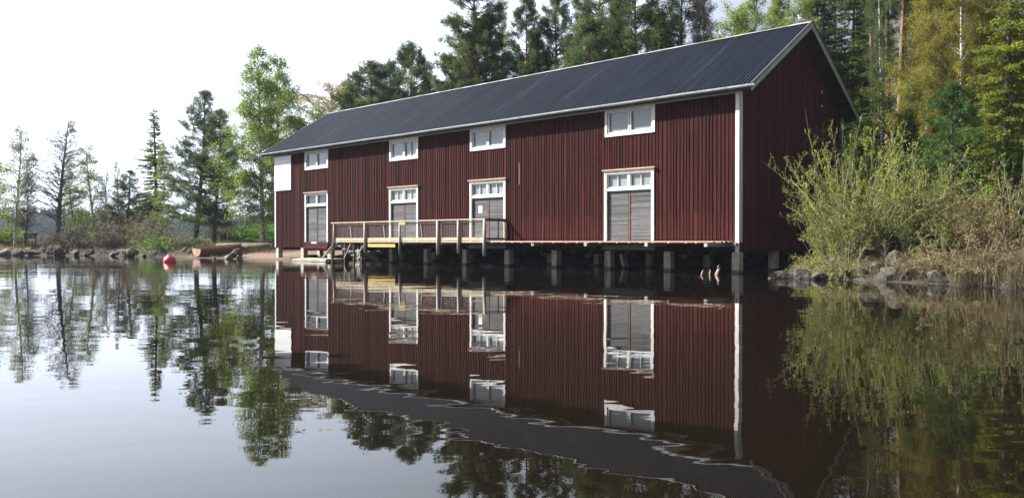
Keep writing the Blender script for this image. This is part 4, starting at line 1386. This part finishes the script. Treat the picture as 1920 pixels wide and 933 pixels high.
for px, dp, yt, kd, lb in ((1010, 84, 60, 'spruce', 'spruce far behind the narrow pine pair'), (1150, 76, 20, 'spruce2', 'spruce glimpsed far behind the middle of the ridge'),
        (1560, 66, -60, 'spruce', 'spruce glimpsed deep behind the gable'), (1625, 70, 10, 'spruce2', 'distant spruce in the gap beyond the rear eave'),
        (1720, 60, -30, 'spruce', 'shaded spruce far behind the ochre alders'), (1765, 58, -60, 'spruce2', 'shaded spruce behind the white birch trunk'),
        (1820, 56, -40, 'spruce', 'shaded spruce in the wood left of the yellow-green ones'), (1900, 50, -80, 'spruce2', 'shaded spruce at the back of the right edge'),
        (1600, 55, 60, 'spruce', 'dense shaded spruce behind the rear roof slope'), (1690, 52, 120, 'spruce3', 'low shaded spruce behind the orange trunks'),
        (1990, 40, -60, 'spruce', 'spruce outside the right edge seen in part'), (1450, 60, 0, 'spruce2', 'spruce behind the bright green birches'),
        (1385, 66, 20, 'spruce', 'spruce behind the farther gull'), (1250, 72, 30, 'spruce2', 'distant spruce behind the pointed dark one')):
    T_(kd, px, dp, yt, 'spruce', 'bark_dark', lb, group=G3, wide=1.15, rz=k_*1.3); k_ += 1

G4 = 'bushes on the right bank'
def S_(kind, px, depth, ytop, crown, bark, label, group=G4, name='shrub', cat='shrub', **kw):
    return plant(kind, name, px, depth, max(.3, top_h(ytop, depth, px)), M[crown], M[bark], label, cat, group, **kw)
S_('willow', 1596, 27.4, 226, 'willow', 'stem', 'large willow bush in front of the gable wall', name='willow_bush', cat='bush', wide=.62)
S_('willow', 1612, 27.6, 262, 'willow', 'stem', 'willow bush over the drain pipe, right of the largest one', name='willow_bush', cat='bush', rz=2.0, wide=.9)
S_('willow2', 1552, 27.6, 345, 'willow', 'stem_brown', 'low arching willow beside the last visible pier', name='willow_bush', cat='bush', wide=.6)
S_('willow2', 1668, 27.0, 285, 'willow', 'stem', 'upright willow left of the tall leafy shoots', name='willow_bush', cat='bush', rz=.7)
S_('sapling', 1672, 28, 225, 'willow', 'stem', 'tall thin leafy shoots left of the young pine')
S_('sapling', 1625, 29, 240, 'willow', 'stem', 'thin leafy shoots above the willow bushes', rz=1.0)
S_('sapling', 1706, 26, 250, 'birch', 'stem', 'thin straight sapling above the big mossy boulder', rz=2.0)
S_('willow', 1640, 29.5, 236, 'willow', 'stem', 'tall willow behind the drain pipe willows', name='willow_bush', cat='bush', rz=4.0, wide=.7)
S_('willow2', 1695, 28.5, 290, 'willow', 'stem', 'leafy willow left of the young pine', name='willow_bush', cat='bush', rz=5.0, wide=.8)
S_('willow2', 1722, 27.0, 330, 'willow', 'stem', 'small willow between the saplings and the young pine', rz=3.0)
S_('bush', 1755, 26.2, 400, 'bright_bush', 'stem', 'low green bush under the young pine')
S_('willow2', 1840, 25.0, 318, 'brown_bush', 'stem_brown', 'ochre bush right of the young pine', rz=1.0, wide=1.0)
S_('willow2', 1880, 24.4, 335, 'brown_bush', 'stem_brown', 'ochre bush in front of the yellow-green spruce', rz=2.4, wide=1.0)
S_('willow2', 1905, 26.5, 255, 'bright_bush', 'stem', 'fresh bright green bush at the right edge', rz=.3)
S_('willow2', 1800, 25.6, 350, 'brown_bush', 'stem_brown', 'thin ochre bush in front of the young pine trunk', rz=4.0, wide=.9)
S_('tangle', 1548, 26.9, 430, 'willow', 'stem_brown', 'twiggy tangle above the pale flat rock')
S_('tangle', 1586, 25.3, 440, 'willow', 'stem', 'leaning twigs over the rocks below the willows', rz=1.0)
S_('sapling', 1660, 23.6, 448, 'bare', 'stem', 'cluster of pale sprouts growing between the shore rocks', rz=1.0, wide=1.6)
S_('tangle', 1765, 23.4, 430, 'brown_bush', 'stem', 'dry twigs at the left end of the reeds', rz=2.0)
S_('tangle', 1820, 22.6, 415, 'brown_bush', 'stem_brown', 'dry twig tangle behind the pale reeds', rz=3.0, wide=1.3)
S_('tangle', 1880, 22.3, 420, 'brown_bush', 'stem_brown', 'dry twig tangle at the right edge behind the reeds', rz=3.9, wide=1.4)
S_('tangle', 1735, 25.2, 425, 'willow', 'stem', 'twigs beside the upright boulder', rz=5)

G5 = 'bushes on the point across the water'
lb5 = ['brownish thicket right of the leafless alder', 'olive thicket below the leaning young birch', 'green thicket below the slim birches', 'grey-green thicket left of the low pine', 'dark thicket under the low wide pine',
       'olive thicket right of the low pine', 'green bush left of the pointed spruce', 'bright green bush at the foot of the pointed spruce', 'low bush between the spruce and the dark pines', 'brown brush behind the orange boat']
for i, (px, dp, yt, mt) in enumerate(((124, 68.2, 412, 'bare'), (150, 68.0, 408, 'bare'), (176, 67.6, 392, 'willow'), (205, 66.6, 402, 'bare'), (232, 66.9, 396, 'bare'),
        (258, 65.9, 388, 'brown_bush'), (283, 64.2, 402, 'bare'), (316, 62.4, 402, 'bright_bush'), (338, 62.0, 425, 'bare'), (356, 63, 430, 'bare'))):
    S_('tangle' if i % 3 == 1 else 'willow2', px, dp, yt, mt, 'stem_brown', lb5[i], group=G5, rz=i*1.1, wide=1.05)
for i, (px, dp, yt, mt, lb) in enumerate(((438, 78, 405, 'pine', 'dark bush behind the grey boulder'), (470, 80, 418, 'willow', 'low green bush beyond the sandy beach'), (497, 76, 410, 'bright_bush', 'green bush beside the far corner of the boathouse'),
        (12, 72, 420, 'willow', 'green bush at the left end of the point'), (88, 74, 436, 'bare', 'low brush right of the slatted rack'))):
    S_('bush', px, dp, yt, mt, 'stem_brown', lb, group=G5, rz=i*2.1, wide=1.4)

# the far shore's wood: one mass nobody could count
rg = np.random.default_rng(77)
Vs, Ts = [], []
for i in range(2600):
    x = rg.uniform(-520, 260); y = 445+25*math.sin(x/90)+12*math.sin(x/31+1)+rg.uniform(2, 190)
    z = float(ground(x, y)); h = rg.uniform(7, 13); wd = h*rg.uniform(.20, .34)
    con = rg.random() < .6
    n = 90
    u = rg.uniform(0, 1, n)**(.8 if con else .7)
    rad = wd*((1-u)*.95+.08 if con else np.sqrt(np.clip(1-(2*u-1.0)**2, .05, 1)))
    a = rg.uniform(0, 6.28, n); rr_ = rad*np.sqrt(rg.uniform(.2, 1, n))
    C = np.stack([x+np.cos(a)*rr_, y+np.sin(a)*rr_, z+h*(.08+.9*u)], -1)
    A = np.stack([np.cos(a), np.sin(a), rg.normal(size=n)*.5-.1], -1)
    Vs.append(leaf_quads(rg, C, A, rg.uniform(1.0, 2.0, n), rg.uniform(.7, 1.3, n))); Ts.append(np.clip(rg.uniform(0, .5)+rg.uniform(0, .5, n), 0, 1))
me = quads_mesh('far_wood', np.concatenate(Vs), np.concatenate(Ts), M['far_wood'])
o = bpy.data.objects.new('far_wood', me); link(o); tag(o, kind='stuff')

# grass and reeds
def blades(name, boxes, n, hgt, wid, mat, seed, dmin=0.0, dmax=99, lean=.35, zmax=9):
    rg = np.random.default_rng(seed)
    P = []
    for (x0, x1, y0, y1, w) in boxes:
        m_ = int(n*w); P.append(np.stack([rg.uniform(x0, x1, m_), rg.uniform(y0, y1, m_)], -1))
    P = np.concatenate(P)
    # clumps
    P = P + rg.normal(size=P.shape)*.05
    d = shore_dist(P[:, 0], P[:, 1])
    z = ground(P[:, 0], P[:, 1])
    ok = (d > dmin) & (d < dmax) & (z < zmax) & (np.sin(P[:, 0]*2.1+P[:, 1]*1.3)+np.sin(P[:, 1]*3.3-P[:, 0]*1.1)+rg.normal(size=len(P))*.8 > -.3)
    P = P[ok]; z = z[ok]; m_ = len(P)
    C = np.stack([P[:, 0], P[:, 1], np.maximum(z, -.02)-.02], -1)
    A = np.stack([rg.normal(size=m_)*lean, rg.normal(size=m_)*lean, np.ones(m_)], -1)
    V = leaf_quads(rg, C, A, hgt*rg.uniform(.4, 1.2, m_), wid, .35)
    me = quads_mesh(name, V, rg.uniform(0, 1, m_), mat)
    o = bpy.data.objects.new(name, me); link(o); tag(o, kind='stuff'); return o
blades('dry_grass', [(9, 20, 22, 34, .5), (10, 16, 19, 27, .5)], 70000, .42, .014, M['dry_grass'], 5, .1, 9)
blades('green_grass', [(8, 20, 24, 36, 1)], 26000, .28, .016, M['green_grass'], 6, .4, 12)
blades('reeds', [(12.0, 14.5, 19.0, 23.0, 1)], 7000, .85, .014, M['dry_grass'], 7, -.35, 1.9, .22)
blades('bank_grass', [(-48, -20, 56, 82, .7), (-24, -12, 58, 80, .3)], 60000, .34, .035, M['dry_grass'], 8, .5, 12)
blades('bank_green_grass', [(-48, -18, 60, 84, 1)], 25000, .30, .04, M['green_grass'], 9, 1.5, 14)

# ================================================================== rocks
def rock(px, py_base, depth, w, hgt, dpt, mat, label, seed, name='rock', group=None, z=None, rz=0.0, flat=.0):
    rg = random.Random(seed)
    import bmesh
    bm = bmesh.new(); bmesh.ops.create_icosphere(bm, subdivisions=4, radius=1)
    from mathutils import noise as mn
    off = Vector((rg.uniform(0, 50), rg.uniform(0, 50), rg.uniform(0, 50)))
    dn = .45
    cuts = [(Vector((rg.uniform(-1, 1), rg.uniform(-1, 1), rg.uniform(-.3, 1))).normalized(), rg.uniform(.42, .82)) for _ in range(14)]
    for v in bm.verts:
        p = v.co.copy()
        for nrm, dd in cuts:          # planed faces give it angular sides
            e = p.dot(nrm)-dd
            if e > 0: p -= nrm*e*.97
        p *= 1+.14*mn.noise(p*1.5+off)+.06*mn.noise(p*4+off)+.045*mn.noise(p*9+off)
        v.co = Vector((p.x*w*.62, p.y*dpt*.62, p.z*hgt*.95))
    me = bpy.data.meshes.new(name); bm.to_mesh(me); bm.free()
    me.materials.append(mat)
    o = bpy.data.objects.new(name, me); link(o)
    x = (px-960)/F*depth
    zz = max(float(ground(x, depth)), 0) if z is None else z
    o.location = (x, depth, zz+hgt*.12); o.rotation_euler = (0, 0, rz)
    tag(o, label, 'rock', group); return o
GR = 'rocks along the right shore'
# px, depth, width, height, depth, material
RK = [(1476, 25.9, 1.35, .50, 1.0, 'rock_pale', 'pale rounded rock at the tip of the right shore'),
      (1444, 25.7, .22, .10, .2, 'rock_pale', 'tiny wet stone just off the tip of the right shore'),
      (1511, 25.7, .85, .50, .8, 'rock', 'sloping grey rock right of the pale rounded one'),
      (1537, 25.2, .70, .34, .6, 'rock', 'low brown rock with a split face at the waterline'),
      (1553, 25.2, .45, .24, .4, 'rock_pale', 'small light wedge rock at the waterline'),
      (1560, 26.6, .9, .55, .8, 'rock', 'dark rock under the arching willow'),
      (1590, 25.0, .70, .50, .6, 'rock_moss', 'grey rock with a mossy cap below the willow stems'),
      (1612, 24.9, .65, .52, .6, 'rock', 'dark cracked rock beside the mossy-capped one'),
      (1614, 24.0, .95, .20, .5, 'rock', 'long flat rock lying in the water'),
      (1640, 25.0, .7, .40, .6, 'rock', 'grey rock behind the long flat one'),
      (1672, 23.9, 1.0, .42, .7, 'rock', 'broad sloping slab right of the pale sprouts'),
      (1703, 23.4, .95, .55, .6, 'rock', 'upright dark rock edge in the middle of the shore rocks'),
      (1728, 23.2, .45, .30, .4, 'rock_pale', 'small reddish stone between two dark rocks'),
      (1760, 22.6, .80, .42, .6, 'rock', 'dark tented rock standing out in the water'),
      (1740, 24.2, 1.1, .50, .8, 'rock_moss', 'brown rock behind the tented one'),
      (1889, 20.3, .50, .30, .4, 'rock', 'isolated black stone in the water at the right'),
      (1905, 21.6, .95, .50, .7, 'rock_pale', 'pale grey block among the reeds'),
      (1925, 22.8, 1.2, 1.1, .9, 'rock', 'tall grey boulder at the right edge'),
      (1640, 26.6, 3.2, 1.05, 1.5, 'rock_moss', 'long low boulder covered in yellow moss'),
      (1590, 27.2, 1.8, .8, 1.2, 'rock_moss', 'rounded mossy boulder under the willows'),
      (1742, 25.9, 1.7, 1.35, 1.2, 'rock_moss', 'big upright brown boulder with a mossy foot'),
      (1690, 25.0, 1.2, .7, .9, 'rock_moss', 'mossy stepped rock in front of the long low boulder'),
      (1795, 24.3, 1.3, .6, .9, 'rock', 'half buried rock behind the dry twigs'),
      (1572, 25.6, .4, .3, .4, 'rock', 'small dark stone below the arching willow'),
      (1655, 24.2, .4, .25, .4, 'rock_pale', 'small pale stone behind the long flat rock'),
      (1790, 22.6, .5, .22, .4, 'rock', 'flat stone right of the tented rock'),
      (1830, 21.9, .6, .25, .5, 'rock', 'low stone in front of the reeds')]
for i, (px, dp, w, hg, dd, mt, lb) in enumerate(RK):
    rock(px, 0, dp, w*.85, hg*.78, dd*.85, M[mt], lb, 100+i, group=GR, rz=(i*1.7) % 3)
GL = 'rocks on the left shore'
RL = [(14, 68.0, 2.0, .75, 1.1, 'rock_pale', 'pale slab at the far left of the shore'), (40, 67.6, 1.0, .55, .8, 'rock', 'dark rock right of the far left slab'),
      (56, 67.8, 1.3, .55, .9, 'rock_pale', 'light rock below the slatted rack'), (70, 67.6, 1.5, .35, .9, 'rock', 'dark rock in the middle of the left shore'),
      (84, 67.6, 1.1, .65, .8, 'rock_pale', 'light tilted rock left of the leafless alder'), (102, 67.4, 1.2, .65, .9, 'rock_pale', 'light rock below the leafless alder'),
      (125, 66.9, .6, .3, .5, 'rock', 'small dark rock right of the alder'), (166, 65.8, 1.2, .5, .8, 'rock', 'dark rock where the rocky bank turns to thicket'), (214, 64.4, 1.1, .4, .8, 'rock', 'dark low rock below the thicket'),
      (27, 67.0, .9, .5, .7, 'rock_pale', 'light stone between the far left slab and the dark rock'), (112, 67.0, 1.0, .55, .8, 'rock_pale', 'light block at the right end of the light rocks'), (143, 66.6, 1.6, .40, .9, 'rock', 'brown rock at the left end of the thicket'), (250, 63.4, 1.7, .5, 1.0, 'rock', 'long dark rock below the low wide pine'), (268, 62.2, .8, .35, .6, 'rock', 'flat dark rock left of the buoy'),
      (346, 59.6, .5, .35, .4, 'rock_pale', 'small pale stone left of the rowing boat'), (355, 59.2, .6, .4, .5, 'rock', 'grey stone touching the rowing boat'), (362, 60.0, .5, .4, .5, 'rock', 'grey stone behind the rowing boat stern'),
      (441, 54.8, 1.35, .72, 1.0, 'rock', 'large grey boulder beside the rowing boat'), (430, 52.9, .62, .42, .5, 'rock_pale', 'light round boulder standing in the water before the large one'),
      (450, 53.2, .4, .28, .35, 'rock_pale', 'small white stone right of the round boulder'), (401, 54.0, .3, .16, .3, 'rock_pale', 'small wet stone in front of the rowing boat')]
for i, (px, dp, w, hg, dd, mt, lb) in enumerate(RL):
    if px < 300: dp -= .9
    rock(px, 0, dp, w, hg, dd, M[mt], lb, 300+i, group=GL, rz=(i*1.3) % 3)
GU = 'rubble under the boathouse'
lbu = 'dark rubble stone in the shadow under the boathouse floor'
rr = random.Random(4)
for i in range(26):
    X = rr.uniform(.3, 30); Y = rr.uniform(-5.6, -4.6)
    p = world(X, Y)
    o = rock(0, 0, 1, rr.uniform(.5, 1.1), rr.uniform(.25, .45), rr.uniform(.5, .8), M['rock'], lbu, 500+i, group=GU)
    o.location = (p[0], p[1], .05)

# ================================================================== small things
# red buoy
bu = empty('buoy', ((318-960)/F*45.5, 45.5, 0), 0, 'round red mooring buoy floating off the beach', 'buoy')
bpy_ = MB()
rows = [(-.20, .20), (-.12, .30), (0, .34), (.12, .345), (.22, .30), (.31, .22), (.36, .13), (.38, .09), (.42, .085), (.43, .05)]
mbq = MB(); mbq.tube([(0, 0, z) for z, r_ in rows], [r_ for z, r_ in rows], 24)
o = mbq.build('float', M['buoy'], bu, smooth=True)
mbq = MB(); mbq.tube([(.05*math.cos(a), 0, .46+.045*math.sin(a)) for a in [i*math.pi/5 for i in range(11)]], .012, 6)
mbq.build('lifting_eye', M['wire'], bu)
bu.rotation_euler = (.12, -.1, .4)

# rowing boat drawn up on the beach, stern to the water
def hull(length, beam, depth_):
    """open clinker hull as one shell with thickness, keel along x, stern at 0"""
    stations = []
    for i in range(13):
        u = i/12
        bm_ = beam/2*(.80+.2*math.sin(min(1, u*2)*math.pi/2))*(1-max(0, (u-.45)/.55)**2.2)+.01
        rise = .30*depth_*(u**3); kz = .35*depth_*max(0, u-.75)**1.5*2
        row = []
        for j in range(-7, 8):
            v = j/7; a = abs(v)
            y = bm_*math.sin(a*math.pi/2)**.75*(1 if v > 0 else -1) if v else 0
            z = kz+(depth_+rise-kz)*(1-math.cos(a*math.pi/2)**.9)
            row.append((u*length, y, z+ (.012 if j % 2 else 0)))
        stations.append(row)
    return stations
rb = empty('rowing_boat', ((372-960)/F*57.5, 57.2, .12), R(-8), 'orange-brown varnished wooden rowing boat drawn up on the sand', 'rowing boat')
H_ = hull(3.6, 1.35, .52)
mbq = MB()
k = 15
vs = [p for row in H_ for p in row]
mbq.add(vs, [(i*k+j, i*k+j+1, (i+1)*k+j+1, (i+1)*k+j) for i in range(12) for j in range(14)])
mbq.build('hull', M['boat'], rb)
mbq = MB()
vs = [(x, y*.955, z+.03) for row in H_ for (x, y, z) in row]
mbq.add(vs, [(i*k+j, (i+1)*k+j, (i+1)*k+j+1, i*k+j+1) for i in range(12) for j in range(14)])
mbq.build('inner_planking', M['boat_in'], rb)
mbq = MB()
st_ = H_[0]
mbq.add([(0, y, z) for (x, y, z) in st_]+[(-.03, y, z) for (x, y, z) in st_],
        [(j, j+1, 15+j+1, 15+j) for j in range(14)]+[tuple(range(15)), tuple(15+j for j in range(15))[::-1]])
mbq.build('transom', M['driftwood'], rb)
mbq = MB()
for sg in (0, 14):
    pts = [np.array(row[sg])+np.array([0, 0, .01]) for row in H_]
    mbq.tube(pts, .028, 6)
mbq.build('gunwale', M['boat'], rb)
for xq in (.5, 1.5, 2.5):
    mbq = MB(); mbq.box((xq, -.52 if xq < 2 else -.4, .36), (xq+.24, .52 if xq < 2 else .4, .39), .8); mbq.build('thwart', M['new_wood'], rb)
rb.rotation_euler = (.06, -.05, R(52))

# second, old boat turned over on the grass behind
ob = empty('upturned_boat', ((408-960)/F*60.5, 60.5, float(ground((430-960)/F*61, 61))-.02), R(3), 'old grey-green boat lying upside down behind the large boulder', 'boat')
mbq = MB()
vs = [(x, y, .62-z) for row in hull(4.2, 1.5, .6) for (x, y, z) in row]
mbq.add(vs, [(i*k+j, (i+1)*k+j, (i+1)*k+j+1, i*k+j+1) for i in range(12) for j in range(14)])
mbq.build('hull', surf('mossy_hull', (.10, .10, .06), (.22, .21, .14), 3, rough=.9), ob)
mbq = MB(); mbq.tube([(.0, 0, .66), (2.0, 0, .66), (4.1, 0, .60)], .03, 5); mbq.build('keel', M['old_beam'], ob)
mbq = MB(); mbq.bar((4.05, -.1, .55), (4.0, -.15, 0), .06, .06); mbq.bar((4.0, .15, .55), (4.3, .2, .0), .06, .06); mbq.build('prop', M['driftwood'], ob)

# slatted rack on the point
sx, sy = (57-960)/F*68.6, 68.6
sz = float(ground(sx, sy))
rk = empty('slatted_rack', (sx, sy, sz), 0, 'dark slatted rack on two posts on the low point, seen against the hills', 'rack')
mbq = MB()
for i in range(9):
    mbq.box((-.52+i*.12, -.03, .86), (-.45+i*.12, .0, 1.18))
mbq.box((-.58, -.05, 1.16), (.60, .02, 1.23)); mbq.box((-.50, -.045, .80), (.46, .01, .86))
mbq.build('slats', M['dark_timber'], rk)
for xa_, xb_ in ((-.46, -.46), (.50, .36)):
    mbq = MB(); mbq.bar((xa_, 0.03, 1.16), (xb_, .03, -.1), .07, .07); mbq.build('leg', M['dark_timber'], rk)
mbq = MB(); mbq.box((-1.2, -.12, .06), (1.9, .12, .13)); mbq.build('base_plank', M['dark_timber'], rk)
# stake on the beach
for px, dp, yt, lb in ((470.5, 62, 440, 'thin stake standing on the beach left of the boathouse'),):
    x = (px-960)/F*dp; z = float(ground(x, dp))
    mbq = MB(); mbq.tube([(0, 0, -.15), (.02, 0, .5), (0, 0, EYE-(yt-HZ)/F*dp-z)], [.03, .025, .015], 6)
    tag(mbq.build('stake', M['dark_timber'], None, loc=(x, dp, z)), lb, 'stake')

# broken post and thin sticks in the water near the corner pier
dp = 28.4
x = (1346-960)/F*dp
bp = empty('broken_post', (x, dp, 0), .3, 'splintered pale post with a dark cap leaning out of the water by the corner pier', 'post')
mbq = MB()
mbq.tube([(-.10, 0, -.4), (-.06, 0, .0), (.0, 0, .12), (.05, 0, .24)], [.06, .07, .055, .03], 8)
mbq.tube([(-.02, 0, .08), (.06, .02, .17), (.11, .02, .22)], [.05, .035, .015], 7)
mbq.build('shaft', M['driftwood'], bp)
mbq = MB(); mbq.tube([(.0, 0, .24), (.035, 0, .28), (.045, 0, .33), (.045, 0, .355)], [.035, .042, .035, .015], 8); mbq.build('cap', M['black_metal'], bp)
for px, hh, bend, lb in ((1316, .17, .05, 'short crooked stick poking from the water, left of two'), (1332, .20, -.01, 'thin upright stick in the water beside the broken post')):
    mbq = MB(); mbq.tube([(0, 0, -.3), (-.02+bend*.3, 0, .03), (bend*.4, 0, hh*.6), (bend, 0, hh)], [.03, .028, .022, .012], 7)
    tag(mbq.build('stick', M['driftwood'], None, loc=((px-960)/F*dp, dp, 0)), lb, 'stick', 'sticks in the water')

# gulls
def gull(loc, rz, label, s=1.0):
    g = empty('gull', loc, rz, label, 'gull', 'gulls on the roof ridge')
    g.scale = (s, s, s)
    mbq = MB()       # body, neck and head in one loft, facing +x
    path = [(-.26, 0, .135), (-.20, 0, .150), (-.12, 0, .165), (-.03, 0, .185), (.05, 0, .215), (.095, 0, .265), (.11, 0, .31), (.125, 0, .345), (.145, 0, .36), (.168, 0, .357)]
    rad = [.012, .035, .062, .078, .072, .048, .036, .040, .036, .014]
    mbq.tube(path, rad, 14)
    mbq.build('body', M['gull_white'], g, smooth=True)
    mbq = MB()
    for sg in (-1, 1):
        mbq.tube([(.06, sg*.055, .225), (-.05, sg*.068, .205), (-.16, sg*.045, .175), (-.30, sg*.015, .15)], [.018, .036, .026, .005], 8)
    mbq.build('wing', M['gull_grey'], g, smooth=True)
    mbq = MB(); mbq.tube([(.165, 0, .357), (.19, 0, .352), (.212, 0, .342)], [.012, .009, .003], 7); mbq.build('beak', M['beak'], g)
    mbq = MB()
    for sg in (-1, 1):
        mbq.tube([(.0, sg*.03, .13), (.005, sg*.03, .0)], .006, 5); mbq.box((-.01, sg*.03-.018, -.003), (.05, sg*.03+.018, .004))
    mbq.build('leg', M['beak'], g)
    return g
X1 = -.25
p = world(X1, RIDGE_Y, RIDGE_Z+.053)
gull(p, R(178), 'white gull perched right at the gable peak', .85)
k = (1353-960)/F
Xg = (CX+.684*4.9-k*(CY+.7295*4.9))/(.7295+.684*k)
p = world(Xg, RIDGE_Y, RIDGE_Z+.053)
gull(p, R(186), 'white gull sitting on the ridge some way back from the gable peak', .85)

# service cable from the rear eave into the trees
mbq = MB()
a = np.array(world(-.3, -DEP-.2, 6.75)); b_ = np.array([(1720-960)/F*40, 40, 7.2])
pts = [a+(b_-a)*u/10+np.array([0, 0, -.5*math.sin(math.pi*u/10)]) for u in range(11)]
mbq.tube(pts, .012, 5)
tag(mbq.build('cable', M['black_metal']), 'black service cable sagging from the rear eave into the wood', 'cable')
